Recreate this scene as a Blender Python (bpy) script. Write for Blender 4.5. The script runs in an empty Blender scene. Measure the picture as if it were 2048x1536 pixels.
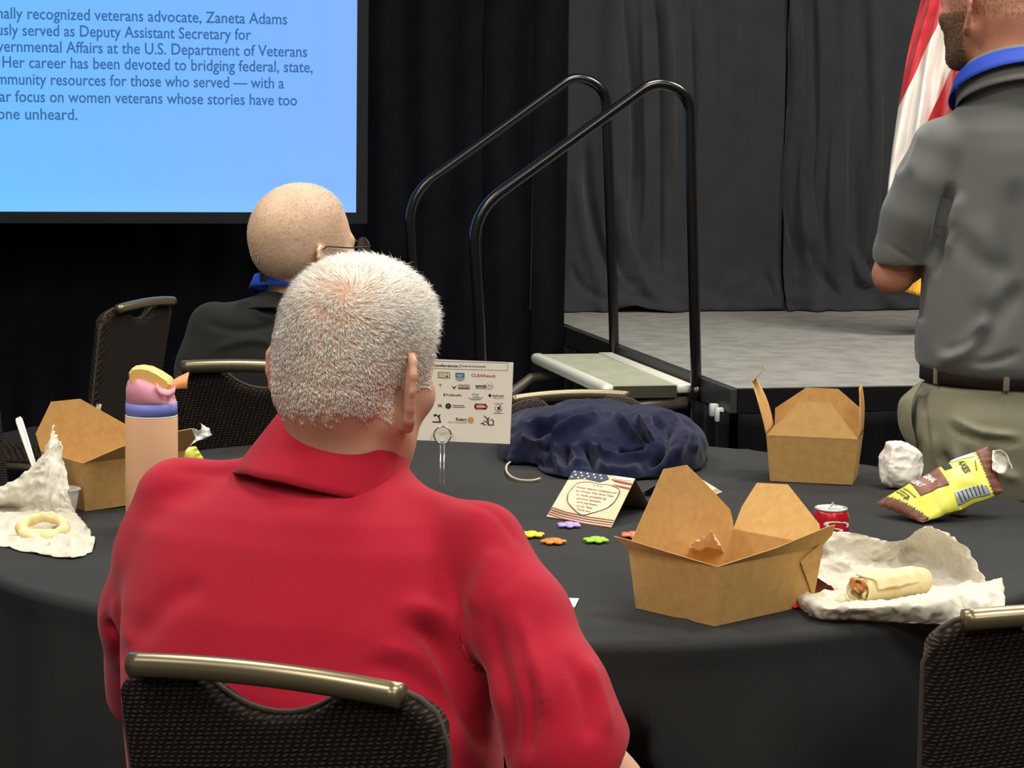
import bpy, math, random
import numpy as np
from mathutils import Vector, Matrix

sc = bpy.context.scene
COL = sc.collection
rng = np.random.default_rng(7)
random.seed(7)
PI = math.pi

# ---------------------------------------------------------------- camera
FPX, EYE = 4720.0, 1.47                      # focal length in pixels of the 2048 px wide frame, eye height
PITCH, ROLL = math.atan(568 / 4720.0), math.radians(0.8)
cam = bpy.data.cameras.new('camera')
cam.sensor_width = 36.0
cam.lens = 36.0 * FPX / 2048.0
cam.clip_start, cam.clip_end = 0.05, 100
camo = bpy.data.objects.new('camera', cam)
COL.objects.link(camo)
_f = Vector((0, math.cos(PITCH), -math.sin(PITCH)))
_u0 = Vector((0, math.sin(PITCH), math.cos(PITCH)))
_r0 = Vector((1, 0, 0))
_r = _r0 * math.cos(ROLL) + _u0 * math.sin(ROLL)
_u = _u0 * math.cos(ROLL) - _r0 * math.sin(ROLL)
camo.matrix_world = Matrix(((_r.x, _u.x, -_f.x, 0), (_r.y, _u.y, -_f.y, 0), (_r.z, _u.z, -_f.z, EYE), (0, 0, 0, 1)))
sc.camera = camo
cam.dof.use_dof = False

# ---------------------------------------------------------------- world, lights, exposure
sc.view_settings.view_transform = 'Standard'
sc.view_settings.look = 'None'
sc.view_settings.exposure = 0.0
sc.view_settings.gamma = 1.0
sc.view_settings.use_curve_mapping = False
w = bpy.data.worlds.new('world')
sc.world = w
w.use_nodes = True
w.node_tree.nodes['Background'].inputs[0].default_value = (1.0, 0.95, 0.88, 1)
w.node_tree.nodes['Background'].inputs[1].default_value = 0.10


def area_light(x, y, power, sx=1.1, sy=1.1, z=3.90, color=(1.0, 0.95, 0.87)):
    l = bpy.data.lights.new('unseen_overhead_light', 'AREA')
    l.shape = 'RECTANGLE'
    l.size, l.size_y = sx, sy
    l.energy = power * .80
    l.color = color
    o = bpy.data.objects.new('unseen_overhead_light', l)
    o.location = (x, y, z)
    COL.objects.link(o)
    return o


for (lx, ly, lp) in ((-1.6, 1.2, 80), (1.4, 1.2, 90), (-1.6, 4.2, 100), (1.4, 4.2, 120), (3.6, 3.0, 60), (-3.8, 2.0, 40),
                     (2.6, 7.6, 165), (.7, 6.9, 85), (-1.2, -1.6, 85), (1.8, -1.6, 85)):  # second light in this row is an unseen extra, added to brighten the stair treads
    area_light(lx, ly, lp)


# ---------------------------------------------------------------- projecting helpers (where does a pixel of the photo land)
def ray(px, py):
    x = (px - 1024) / FPX
    y = -(py - 768) / FPX
    c, s = math.cos(ROLL), math.sin(ROLL)
    x, y = c * x - s * y, s * x + c * y
    cp, sp = math.cos(PITCH), math.sin(PITCH)
    return np.array([x, cp + sp * y, -sp + cp * y])


def onz(px, py, z):
    r = ray(px, py)
    return np.array([0, 0, EYE]) + r * ((z - EYE) / r[2])


def atd(px, py, d):
    r = ray(px, py)
    return np.array([0, 0, EYE]) + r * (d / r[1])


def onplane(px, py, p0, n):
    r = ray(px, py)
    o = np.array([0, 0, EYE])
    return o + r * (np.dot(np.asarray(p0) - o, n) / np.dot(r, n))


_R, _U, _FW = (np.array(v) for v in (_r, _u, _f))


def topix(V):
    P = np.asarray(V, float) - np.array([0, 0, EYE])
    d = P @ _FW
    return np.stack([1024 + FPX * (P @ _R) / d, 768 - FPX * (P @ _U) / d], -1)


# ---------------------------------------------------------------- objects
def wloc(o):
    t = np.zeros(3)
    while o is not None:
        t += np.array(o.location)
        o = o.parent
    return t


def tag(o, label=None, cat=None, group=None, kind=None):
    if label: o['label'] = label
    if cat: o['category'] = cat
    if group: o['group'] = group
    if kind: o['kind'] = kind
    return o


def thing(name, label, cat, loc, rz=0.0, group=None):
    o = bpy.data.objects.new(name, None)
    o.empty_display_size = 0.1
    COL.objects.link(o)
    o.location = tuple(float(v) for v in loc)
    o.rotation_euler = (0, 0, rz)
    return tag(o, label, cat, group)


def obj(name, geo, mat, parent=None, smooth=True, local=False, uv=None, autosmooth=None):
    """links ONE mesh object; geo = (verts, faces) in world space (or in the parent's space with local=True)"""
    V, F = geo[0], geo[1]
    V = np.asarray(V, float)
    if parent is None:
        loc = np.array([(V[:, 0].min() + V[:, 0].max()) / 2, (V[:, 1].min() + V[:, 1].max()) / 2, V[:, 2].min()])
        V = V - loc
    else:
        loc = np.zeros(3)
        if not local:
            V = V - wloc(parent)
    me = bpy.data.meshes.new(name)
    if isinstance(F, np.ndarray):
        F = F.tolist()
    me.from_pydata(V.tolist(), [], F)
    if smooth:
        me.polygons.foreach_set('use_smooth', [True] * len(me.polygons))
    if uv is not None:
        l = me.uv_layers.new(name='UVMap')
        idx = np.empty(len(me.loops), dtype=np.int32)
        me.loops.foreach_get('vertex_index', idx)
        l.data.foreach_set('uv', np.asarray(uv, float)[idx].ravel())
    if len(geo) > 2:
        mats = mat
        for m in mats: me.materials.append(m)
        me.polygons.foreach_set('material_index', list(geo[2]))
    elif mat is not None:
        me.materials.append(mat)
    me.update()
    if autosmooth is not None:
        me.set_sharp_from_angle(angle=math.radians(autosmooth))
    o = bpy.data.objects.new(name, me)
    o.location = tuple(loc)
    COL.objects.link(o)
    if parent is not None:
        o.parent = parent
    return o


def children(o):
    return [c for c in bpy.data.objects if c.parent is o]


def copy_thing(o, loc=None, rz=None, label=None):
    c = o.copy()
    COL.objects.link(c)
    if loc is not None: c.location = tuple(float(v) for v in loc)
    if rz is not None: c.rotation_euler = (0, 0, rz)
    if label: c['label'] = label
    for k in children(o):
        kk = k.copy(); COL.objects.link(kk); kk.parent = c
        for g in children(k):
            gg = g.copy(); COL.objects.link(gg); gg.parent = kk
    return c


# ---------------------------------------------------------------- geometry helpers
def merge(*gs):
    V, F, o = [], [], 0
    for g in gs:
        v = np.asarray(g[0], float)
        V.append(v)
        f = g[1].tolist() if isinstance(g[1], np.ndarray) else g[1]
        F += [tuple(i + o for i in q) for q in f]
        o += len(v)
    return np.concatenate(V), F


def box(cx, cy, cz, sx, sy, sz, bev=0.0):
    if bev <= 0:
        V = np.array([(x, y, z) for z in (-.5, .5) for y in (-.5, .5) for x in (-.5, .5)]) * (sx, sy, sz) + (cx, cy, cz)
        return V, [(0, 2, 3, 1), (4, 5, 7, 6), (0, 1, 5, 4), (2, 6, 7, 3), (0, 4, 6, 2), (1, 3, 7, 5)]
    import bmesh
    b = min(bev, sx * .49, sy * .49, sz * .49)
    hs = (sx / 2, sy / 2, sz / 2)
    bm = bmesh.new()
    for s in [(a, b2, c) for a in (-1, 1) for b2 in (-1, 1) for c in (-1, 1)]:
        for ax in range(3):
            p = [s[i] * (hs[i] - (0 if i == ax else b)) for i in range(3)]
            bm.verts.new((p[0] + cx, p[1] + cy, p[2] + cz))
    bmesh.ops.convex_hull(bm, input=bm.verts)
    bm.normal_update()
    bm.verts.index_update()
    V = np.array([tuple(v.co) for v in bm.verts])
    F = [tuple(v.index for v in f.verts) for f in bm.faces]
    bm.free()
    return V, F


def unit(v):
    v = np.asarray(v, float)
    return v / (np.linalg.norm(v) + 1e-12)


def tube(P, r, n=12, caps=True, squash=None):
    P = np.asarray(P, float)
    m = len(P)
    r = np.broadcast_to(np.asarray(r, float), (m,))
    T = np.gradient(P, axis=0)
    T /= np.linalg.norm(T, axis=1)[:, None] + 1e-12
    up = np.array([0, 0, 1.]) if abs(T[0][2]) < .9 else np.array([0, 1., 0])
    N = unit(up - T[0] * np.dot(up, T[0]))
    V = []
    a = np.linspace(0, 2 * PI, n, endpoint=False)
    for i in range(m):
        N = unit(N - T[i] * np.dot(N, T[i]))
        B = np.cross(T[i], N)
        sq = 1.0 if squash is None else squash
        V.append(P[i] + r[i] * (np.cos(a)[:, None] * N + sq * np.sin(a)[:, None] * B))
    V = np.concatenate(V)
    F = []
    for i in range(m - 1):
        for j in range(n):
            k = (j + 1) % n
            F.append((i * n + j, i * n + k, (i + 1) * n + k, (i + 1) * n + j))
    if caps:
        F.append(tuple(range(n))[::-1])
        F.append(tuple(range((m - 1) * n, m * n)))
    return V, F


def lathe(prof, n=32, c=(0, 0, 0), closed=False):
    prof = np.asarray(prof, float)
    a = np.linspace(0, 2 * PI, n, endpoint=False)
    V = np.concatenate([np.stack([r * np.cos(a), r * np.sin(a), np.full(n, z)], 1) for r, z in prof]) + np.asarray(c)
    F = []
    for i in range(len(prof) - 1):
        for j in range(n):
            k = (j + 1) % n
            F.append((i * n + j, i * n + k, (i + 1) * n + k, (i + 1) * n + j))
    if not closed:
        F.append(tuple(range(n))[::-1])
        m = len(prof) - 1
        F.append(tuple(range(m * n, (m + 1) * n)))
    return V, F


def grid_faces(nr, nc, wrap=False):
    F = []
    for i in range(nr - 1):
        for j in range(nc if wrap else nc - 1):
            k = (j + 1) % nc
            F.append((i * nc + j, i * nc + k, (i + 1) * nc + k, (i + 1) * nc + j))
    return F


def grid_normals(G):
    du = np.gradient(G, axis=1)
    dv = np.gradient(G, axis=0)
    N = np.cross(du, dv)
    return N / (np.linalg.norm(N, axis=2)[:, :, None] + 1e-12)


def slab(G, th):
    """a grid of points (nr, nc, 3) given a thickness -> closed shell"""
    nr, nc = G.shape[:2]
    N = grid_normals(G)
    A = (G + N * th / 2).reshape(-1, 3)
    B = (G - N * th / 2).reshape(-1, 3)
    f = grid_faces(nr, nc)
    o = nr * nc
    F = list(f) + [tuple(i + o for i in q[::-1]) for q in f]
    rim = [j for j in range(nc)] + [i * nc + nc - 1 for i in range(1, nr)] + [(nr - 1) * nc + j for j in range(nc - 2, -1, -1)] + [i * nc for i in range(nr - 2, 0, -1)]
    for a, b in zip(rim, rim[1:] + rim[:1]):
        F.append((b, a, a + o, b + o))
    return np.concatenate([A, B]), F


def catmull(C, n):
    """dense sampling (n rows) through control rows C (k, ..)"""
    C = np.asarray(C, float)
    k = len(C)
    t = np.linspace(0, k - 1, n)
    i = np.minimum(t.astype(int), k - 2)
    f = (t - i).reshape((-1,) + (1,) * (C.ndim - 1))
    g = lambda j: C[np.clip(j, 0, k - 1)]
    p0, p1, p2, p3 = g(i - 1), g(i), g(i + 1), g(i + 2)
    p0 = np.where((i == 0).reshape(f.shape), 2 * p1 - p2, p0)
    p3 = np.where((i >= k - 2).reshape(f.shape), 2 * p2 - p1, p3)
    return .5 * (2 * p1 + (p2 - p0) * f + (2 * p0 - 5 * p1 + 4 * p2 - p3) * f ** 2 + (3 * p1 - p0 - 3 * p2 + p3) * f ** 3)


def patch(rows, nr, nc):
    """control rows (each a list of points, any count) -> dense (nr, nc, dim) grid"""
    R = np.stack([catmull(r, nc) for r in rows])
    return catmull(R, nr)


def prism(poly, z0, z1):
    poly = np.asarray(poly, float)
    n = len(poly)
    V = np.concatenate([np.c_[poly, np.full(n, z0)], np.c_[poly, np.full(n, z1)]])
    F = [tuple(range(n))[::-1], tuple(range(n, 2 * n))] + [(i, (i + 1) % n, n + (i + 1) % n, n + i) for i in range(n)]
    return V, F


def plate(P3, th, nrm=None):
    """flat polygon of 3-D points given thickness th"""
    P3 = np.asarray(P3, float)
    n = len(P3)
    if nrm is None:
        c = P3.mean(0)
        nrm = unit(sum(np.cross(P3[i] - c, P3[(i + 1) % n] - c) for i in range(n)))
    V = np.concatenate([P3 - nrm * th / 2, P3 + nrm * th / 2])
    F = [tuple(range(n))[::-1], tuple(range(n, 2 * n))] + [(i, (i + 1) % n, n + (i + 1) % n, n + i) for i in range(n)]
    return V, F


def rot(axis, ang):
    return np.array(Matrix.Rotation(ang, 3, axis))


def frame(rx, fy):
    """matrix whose columns are right, forward, up"""
    fy = unit(fy); rx = unit(np.asarray(rx, float) - fy * np.dot(rx, fy))
    return np.stack([rx, fy, np.cross(rx, fy)], 1)


_tc = {}


def text_geo(s, size=1.0, ext=0.0, align='LEFT', shear=0.0, bold=0.0):
    """lettering as plain mesh data in the xy plane"""
    cu = bpy.data.curves.new('lettering', 'FONT')
    cu.body = s
    cu.size = size
    cu.extrude = ext
    cu.align_x = align
    cu.shear = shear
    cu.offset = bold * size
    cu.resolution_u = 3
    o = bpy.data.objects.new('lettering', cu)
    COL.objects.link(o)
    bpy.context.view_layer.update()
    me = o.evaluated_get(bpy.context.evaluated_depsgraph_get()).to_mesh()
    V = np.array([tuple(v.co) for v in me.vertices]) if len(me.vertices) else np.zeros((0, 3))
    F = [tuple(p.vertices) for p in me.polygons]
    bpy.data.objects.remove(o)
    bpy.data.curves.remove(cu)
    return V, F


def place(g, o, ex, ey, ez=None, sx=1.0, sy=1.0):
    V = np.asarray(g[0], float)
    ex, ey = np.asarray(ex, float), np.asarray(ey, float)
    ez = np.cross(ex, ey) if ez is None else np.asarray(ez, float)
    return np.asarray(o) + V[:, :1] * sx * ex + V[:, 1:2] * sy * ey + V[:, 2:3] * ez, g[1]


# cheap value noise for shaping cloth and paper
_perm = np.random.default_rng(3).random(4096)


def vnoise(P):
    P = np.asarray(P, float)
    i = np.floor(P).astype(np.int64)
    f = P - i
    f = f * f * (3 - 2 * f)
    r = np.zeros(P.shape[:-1])
    for dx in (0, 1):
        for dy in (0, 1):
            for dz in (0, 1):
                h = ((i[..., 0] + dx) * 73856093 ^ (i[..., 1] + dy) * 19349663 ^ (i[..., 2] + dz) * 83492791) & 4095
                wt = (f[..., 0] if dx else 1 - f[..., 0]) * (f[..., 1] if dy else 1 - f[..., 1]) * (f[..., 2] if dz else 1 - f[..., 2])
                r += _perm[h] * wt
    return r * 2 - 1


def ridge(P, oct=3):
    r, a, s = 0, 1.0, 1.0
    for k in range(oct):
        r = r + a * (1 - 2 * np.abs(vnoise(np.asarray(P) * s + 17.3 * k)))
        a *= .5; s *= 2.03
    return r


# ---------------------------------------------------------------- materials
def lin(h):
    if isinstance(h, str):
        h = h.lstrip('#')
        c = [int(h[i:i + 2], 16) / 255 for i in (0, 2, 4)]
    else:
        c = [v / 255 for v in h]
    return tuple(v / 12.92 if v <= .04045 else ((v + .055) / 1.055) ** 2.4 for v in c) + (1,)


def mat(name, col, rough=.7, metal=0.0, bump=None, var=None, sheen=0.0, trans=0.0, emit=0.0, alpha=1.0, spec=.5, sss=0.0, coat=0.0):
    m = bpy.data.materials.new(name)
    m.use_nodes = True
    nt = m.node_tree
    b = nt.nodes['Principled BSDF']
    c = lin(col)
    b.inputs['Base Color'].default_value = c
    b.inputs['Roughness'].default_value = rough
    b.inputs['Metallic'].default_value = metal
    b.inputs['Specular IOR Level'].default_value = spec
    b.inputs['Sheen Weight'].default_value = sheen
    b.inputs['Sheen Roughness'].default_value = .5
    b.inputs['Transmission Weight'].default_value = trans
    b.inputs['Alpha'].default_value = alpha
    b.inputs['Coat Weight'].default_value = coat
    if sss:
        b.inputs['Subsurface Weight'].default_value = sss
        b.inputs['Subsurface Radius'].default_value = (.012, .005, .003)
        b.inputs['Subsurface Scale'].default_value = 1.0
    if emit:
        b.inputs['Emission Color'].default_value = c
        b.inputs['Emission Strength'].default_value = emit
    tc = nt.nodes.new('ShaderNodeTexCoord')
    if var:      # (scale, second colour, amount)
        n = nt.nodes.new('ShaderNodeTexNoise')
        n.inputs['Scale'].default_value = var[0]
        n.inputs['Detail'].default_value = 4
        nt.links.new(tc.outputs['Object'], n.inputs['Vector'])
        rp = nt.nodes.new('ShaderNodeMapRange')
        rp.inputs[1].default_value = .38; rp.inputs[2].default_value = .66
        rp.inputs[3].default_value = 0; rp.inputs[4].default_value = var[2]
        nt.links.new(n.outputs['Fac'], rp.inputs[0])
        mx = nt.nodes.new('ShaderNodeMixRGB')
        mx.inputs[1].default_value = c
        mx.inputs[2].default_value = lin(var[1])
        nt.links.new(rp.outputs[0], mx.inputs[0])
        nt.links.new(mx.outputs[0], b.inputs['Base Color'])
    if bump:     # (scale, strength)
        n = nt.nodes.new('ShaderNodeTexNoise')
        n.inputs['Scale'].default_value = bump[0]
        n.inputs['Detail'].default_value = 3
        nt.links.new(tc.outputs['Object'], n.inputs['Vector'])
        bp = nt.nodes.new('ShaderNodeBump')
        bp.inputs['Strength'].default_value = bump[1]
        bp.inputs['Distance'].default_value = .002
        nt.links.new(n.outputs['Fac'], bp.inputs['Height'])
        nt.links.new(bp.outputs[0], b.inputs['Normal'])
    return m


# ---------------------------------------------------------------- distance fields: one continuous surface out of many forms
class Field:
    def __init__(s, xs, ys, zs):
        s.a = [np.asarray(v, np.float32) for v in (xs, ys, zs)]
        s.F = np.full([len(v) for v in s.a], .5, np.float32)

    def _blk(s, lo, hi, m):
        sl = []
        for i in range(3):
            i0 = int(np.searchsorted(s.a[i], lo[i] - m)); i1 = int(np.searchsorted(s.a[i], hi[i] + m))
            if i1 <= i0: return None, None
            sl.append(slice(i0, i1))
        G = np.stack(np.meshgrid(*[s.a[i][sl[i]] for i in range(3)], indexing='ij'), -1)
        return tuple(sl), G

    def _mix(s, sl, d, k, mode):
        A = s.F[sl]
        if mode == 'sub':
            d = -d
            if k > 0:
                h = np.clip(.5 - .5 * (d - A) / k, 0, 1)
                s.F[sl] = d * (1 - h) + A * h + k * h * (1 - h)
            else: s.F[sl] = np.maximum(A, d)
        elif k > 0:
            h = np.clip(.5 + .5 * (A - d) / k, 0, 1)
            s.F[sl] = A * (1 - h) + d * h - k * h * (1 - h)
        else:
            s.F[sl] = np.minimum(A, d)

    def cap(s, a, b, ra, rb=None, k=.02, mode='add'):
        a = np.asarray(a, np.float32); b = np.asarray(b, np.float32)
        rb = ra if rb is None else rb
        R = max(ra, rb)
        sl, G = s._blk(np.minimum(a, b) - R, np.maximum(a, b) + R, k + .03)
        if sl is None: return s
        ab = b - a
        t = np.clip(((G - a) @ ab) / (ab @ ab + 1e-12), 0, 1)
        d = np.linalg.norm(G - a - t[..., None] * ab, axis=-1) - (ra + (rb - ra) * t)
        s._mix(sl, d.astype(np.float32), k, mode)
        return s

    def ell(s, c, r, R=None, k=.02, mode='add'):
        c = np.asarray(c, np.float32); r = np.asarray(r, np.float32)
        M = max(r)
        sl, G = s._blk(c - M, c + M, k + .03)
        if sl is None: return s
        q = G - c
        if R is not None: q = q @ np.asarray(R, np.float32)
        k0 = np.linalg.norm(q / r, axis=-1)
        k1 = np.linalg.norm(q / (r * r), axis=-1) + 1e-9
        s._mix(sl, (k0 * (k0 - 1) / k1).astype(np.float32), k, mode)
        return s

    def chain(s, pts, rs, k=.02):
        for i in range(len(pts) - 1):
            s.cap(pts[i], pts[i + 1], rs[i], rs[i + 1], k)
        return s

    def loft(s, Z, CX, CY, A, B, yaw=0.0, p=2.2, k=.03):
        """stack of rounded cross-sections: heights Z (ascending), centres, half width A, half depth B"""
        Z, CX, CY, A, B = (np.asarray(v, float) for v in (Z, CX, CY, A, B))
        M = max(A.max(), B.max())
        sl, G = s._blk((CX.min() - M, CY.min() - M, Z[0]), (CX.max() + M, CY.max() + M, Z[-1]), k + .03)
        z = G[0, 0, :, 2].astype(float)
        cx, cy, a, b = (np.interp(z, Z, v).astype(np.float32) for v in (CX, CY, A, B))
        dx, dy = G[..., 0] - cx, G[..., 1] - cy
        c, sn = math.cos(yaw), math.sin(yaw)
        u, v = dx * c + dy * sn, -dx * sn + dy * c
        q = (np.abs(u / a) ** p + np.abs(v / b) ** p) ** (1 / p)
        rr = np.sqrt(u * u + v * v) + 1e-6
        d = rr * (1 - 1 / np.maximum(q, 1e-3))
        d = np.where(q < 1, np.maximum(d, -np.minimum(a, b)), d)
        ez = np.maximum(Z[0] - z, z - Z[-1]).astype(np.float32)
        d = np.maximum(d, np.broadcast_to(ez, d.shape))
        s._mix(sl, d.astype(np.float32), k, 'add')
        return s

    def plane(s, p, n, k=0.0):
        """cut away everything on the side n points to"""
        G = np.stack(np.meshgrid(*s.a, indexing='ij'), -1)
        d = (G - np.asarray(p, np.float32)) @ np.asarray(unit(n), np.float32)
        if k > 0:
            h = np.clip(.5 - .5 * (s.F - d) / k, 0, 1)
            s.F = (s.F * (1 - h) + d * h + k * h * (1 - h)).astype(np.float32)
        else:
            s.F = np.maximum(s.F, d.astype(np.float32))
        return s

    def mesh(s, smooth=2, iso=0.0):
        F = s.F - iso
        S = F < 0
        nx, ny, nz = F.shape
        cs = [S[i:nx - 1 + i, j:ny - 1 + j, k:nz - 1 + k] for i in (0, 1) for j in (0, 1) for k in (0, 1)]
        cnt = sum(c.astype(np.int8) for c in cs)
        act = (cnt > 0) & (cnt < 8)
        I = np.argwhere(act)
        idm = np.full(act.shape, -1, np.int32)
        idm[act] = np.arange(len(I))
        off = np.array([(i, j, k) for i in (0, 1) for j in (0, 1) for k in (0, 1)])
        Vv = np.stack([F[I[:, 0] + o[0], I[:, 1] + o[1], I[:, 2] + o[2]] for o in off], 1)
        acc = np.zeros((len(I), 3)); n = np.zeros(len(I))
        for a in range(8):
            for b in range(a + 1, 8):
                if np.abs(off[a] - off[b]).sum() != 1: continue
                m = (Vv[:, a] < 0) != (Vv[:, b] < 0)
                t = np.where(m, Vv[:, a] / np.where(m, Vv[:, a] - Vv[:, b], 1), 0)
                p = off[a] + t[:, None] * (off[b] - off[a])
                acc += p * m[:, None]; n += m
        pos = I + acc / n[:, None]
        V = np.stack([np.interp(pos[:, i], np.arange(len(s.a[i])), s.a[i]) for i in range(3)], 1)
        Q = []
        for ax in range(3):
            o1, o2 = (ax + 1) % 3, (ax + 2) % 3
            A = np.take(S, range(0, S.shape[ax] - 1), axis=ax)
            B = np.take(S, range(1, S.shape[ax]), axis=ax)
            E = np.argwhere(A != B)
            ok = (E[:, o1] > 0) & (E[:, o2] > 0) & (E[:, o1] < S.shape[o1] - 1) & (E[:, o2] < S.shape[o2] - 1)
            E = E[ok]
            inside = S[E[:, 0], E[:, 1], E[:, 2]]
            q = []
            for d1, d2 in ((0, 0), (-1, 0), (-1, -1), (0, -1)):
                e = E.copy(); e[:, o1] += d1; e[:, o2] += d2
                q.append(idm[e[:, 0], e[:, 1], e[:, 2]])
            q = np.stack(q, 1)
            q[~inside] = q[~inside][:, ::-1]
            Q.append(q)
        Q = np.concatenate(Q)
        Q = Q[:, ::-1][(Q >= 0).all(1)] if False else Q[(Q >= 0).all(1)]
        V = relax(V, Q, smooth)
        return V, Q


def relax(V, Q, n, w=.5):
    e = np.concatenate([Q[:, [0, 1]], Q[:, [1, 2]], Q[:, [2, 3]], Q[:, [3, 0]]])
    deg = np.bincount(e[:, 0], minlength=len(V)) + np.bincount(e[:, 1], minlength=len(V))
    deg = np.maximum(deg, 1)
    for _ in range(n):
        L = np.stack([np.bincount(e[:, 0], V[e[:, 1], i], len(V)) + np.bincount(e[:, 1], V[e[:, 0], i], len(V)) for i in range(3)], 1) / deg[:, None]
        V = V * (1 - w) + L * w
    return V


def vnormals(V, Q):
    Q = np.asarray(Q)
    n = np.cross(V[Q[:, 2]] - V[Q[:, 0]], V[Q[:, 3]] - V[Q[:, 1]])
    N = np.stack([sum(np.bincount(Q[:, k], n[:, i], len(V)) for k in range(4)) for i in range(3)], 1)
    return N / (np.linalg.norm(N, axis=1)[:, None] + 1e-12)


def polydist(P, pts):
    """distance to a polyline and how far along it the nearest spot lies (0..1)"""
    pts = np.asarray(pts, float)
    best = np.full(len(P), 1e9); along = np.zeros(len(P))
    L = np.linalg.norm(np.diff(pts, axis=0), axis=1); tot = L.sum(); acc = 0
    for a, b, l in zip(pts[:-1], pts[1:], L):
        ab = b - a
        t = np.clip(((P - a) @ ab) / (ab @ ab), 0, 1)
        d = np.linalg.norm(P - a - t[:, None] * ab, axis=1)
        m = d < best
        best = np.where(m, d, best); along = np.where(m, (acc + t * l) / tot, along)
        acc += l
    return best, along


def creases(V, Q, folds):
    """push soft ridges (+) and creases (-) into cloth along the lines where the photo shows them"""
    N = vnormals(V, Q)
    view = np.array([0, 0, EYE]) - V
    view /= np.linalg.norm(view, axis=1)[:, None]
    wgt = np.clip((N * view).sum(1) * 2.2, 0, 1)
    P = topix(V)
    D = np.zeros(len(V))
    for pts, wd, amp in folds:
        if len(pts) > 2: pts = catmull(pts, len(pts) * 5)
        dd, al = polydist(P, pts)
        tp = np.clip(np.minimum(al, 1 - al) * 4, 0, 1); tp = tp * tp * (3 - 2 * tp)
        D += amp * np.exp(-(dd / wd) ** 2) * tp
    return V + N * (D * wgt)[:, None]

# ================================================================ the room
TH = math.radians(13.4)
U2, V2 = np.array([math.cos(TH), math.sin(TH), 0]), np.array([-math.sin(TH), math.cos(TH), 0])
S0 = np.array([0.685, 7.112, 0])             # near left corner of the stage
ZS = 0.61                                    # stage height


def rm(u, v, z=0.0):
    return S0 + u * U2 + v * V2 + np.array([0, 0, z])


def rbox(u0, u1, v0, v1, z0, z1, bev=0.0):
    g = box((u0 + u1) / 2, (v0 + v1) / 2, (z0 + z1) / 2, u1 - u0, v1 - v0, z1 - z0, bev)
    return S0 + g[0][:, :1] * U2 + g[0][:, 1:2] * V2 + g[0][:, 2:] * np.array([0, 0, 1.]), g[1]


M_carpet = mat('dark_patterned_carpet', '#2b2724', .95, bump=(300, .4), var=(6, '#3a3228', .7))
M_wall = mat('painted_wall', '#a3a09a', .8, bump=(60, .1))
M_ceil = mat('ceiling_tile', '#d9d4c8', .9, bump=(200, .2))
for nm, g, m in (('floor', rbox(-8, 8, -12, 3.6, -.12, 0), M_carpet),
                 ('ceiling', rbox(-8, 8, -12, 3.6, 4.0, 4.12), M_ceil),
                 ('wall_back', rbox(-8, 8, 3.6, 3.75, 0, 4.0), M_wall),
                 ('wall_left', rbox(-8.15, -8, -12, 3.6, 0, 4.0), M_wall),
                 ('wall_right', rbox(8, 8.15, -12, 3.6, 0, 4.0), M_wall),
                 ('wall_front', rbox(-8, 8, -12.15, -12, 0, 4.0), M_wall)):
    tag(obj(nm, g, m, smooth=False), kind='structure')


# ---------------------------------------------------------------- drapes
def cloth_mat(name, c1, c2, bump=500, rough=.9, sheen=.15, spec=.2):
    return mat(name, c1, rough, bump=(bump, .25), var=(9, c2, .6), sheen=sheen, spec=spec)


M_black = cloth_mat('black_velour', '#0d0e12', '#121318', sheen=.02, spec=.05)
M_grey = cloth_mat('charcoal_drape_cloth', '#343538', '#2d2e32', sheen=.1)


def pxu(px, py, v):
    """room u of a pixel on the upright plane v"""
    p = onplane(px, py, rm(0, v), V2)
    return float(np.dot(p - S0, U2))


def drape(u0, u1, v, z0, z1, waves, lines, nu, nz, pool=0.0, seed=0, th=.004):
    u = np.linspace(u0, u1, nu); z = np.linspace(z0, z1, nz)
    UU, ZZ = np.meshgrid(u, z)
    D = np.zeros_like(UU)
    for (uc, wd, per, amp) in waves:         # pleats gathered around uc
        D += amp * np.exp(-((UU - uc) / wd) ** 2) * np.sin((UU - uc + .02 * np.sin(ZZ * 2.1 + uc * 7) + .012 * np.sin(ZZ * 5 + seed)) * 2 * PI / per)
    D += .006 * vnoise(np.stack([UU * 5, ZZ * .8, UU * 0 + seed], -1)) + .003 * vnoise(np.stack([UU * 22, ZZ * 1.5, UU * 0 + seed + 9], -1))
    low = np.clip(1 - (ZZ - z0) / .22, 0, 1)
    if pool:
        D -= pool * low ** 2 * (1 + .7 * vnoise(np.stack([UU * 6, ZZ * 9, UU * 0 + 4 + seed], -1)))
        D -= pool * .35 * low * ridge(np.stack([UU * 9, ZZ * 14, UU * 0 + 2 + seed], -1), 2)
    G = S0 + UU[..., None] * U2 + (v + D)[..., None] * V2 + ZZ[..., None] * np.array([0, 0, 1.])
    if pool:   # the hem wanders a little
        G[..., 2] += (.018 * vnoise(np.stack([UU * 5, UU * 0, UU * 0 + seed], -1)) - .0) * (1 - (ZZ - z0) / (z1 - z0)) ** 8
        G[..., 2] = np.maximum(G[..., 2], ZS + .004)
    Vt = G.reshape(-1, 3)
    Q = np.array(grid_faces(nz, nu))
    if lines:
        Vt = creases(Vt, Q, lines)
    return slab(Vt.reshape(nz, nu, 3), th)


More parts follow.
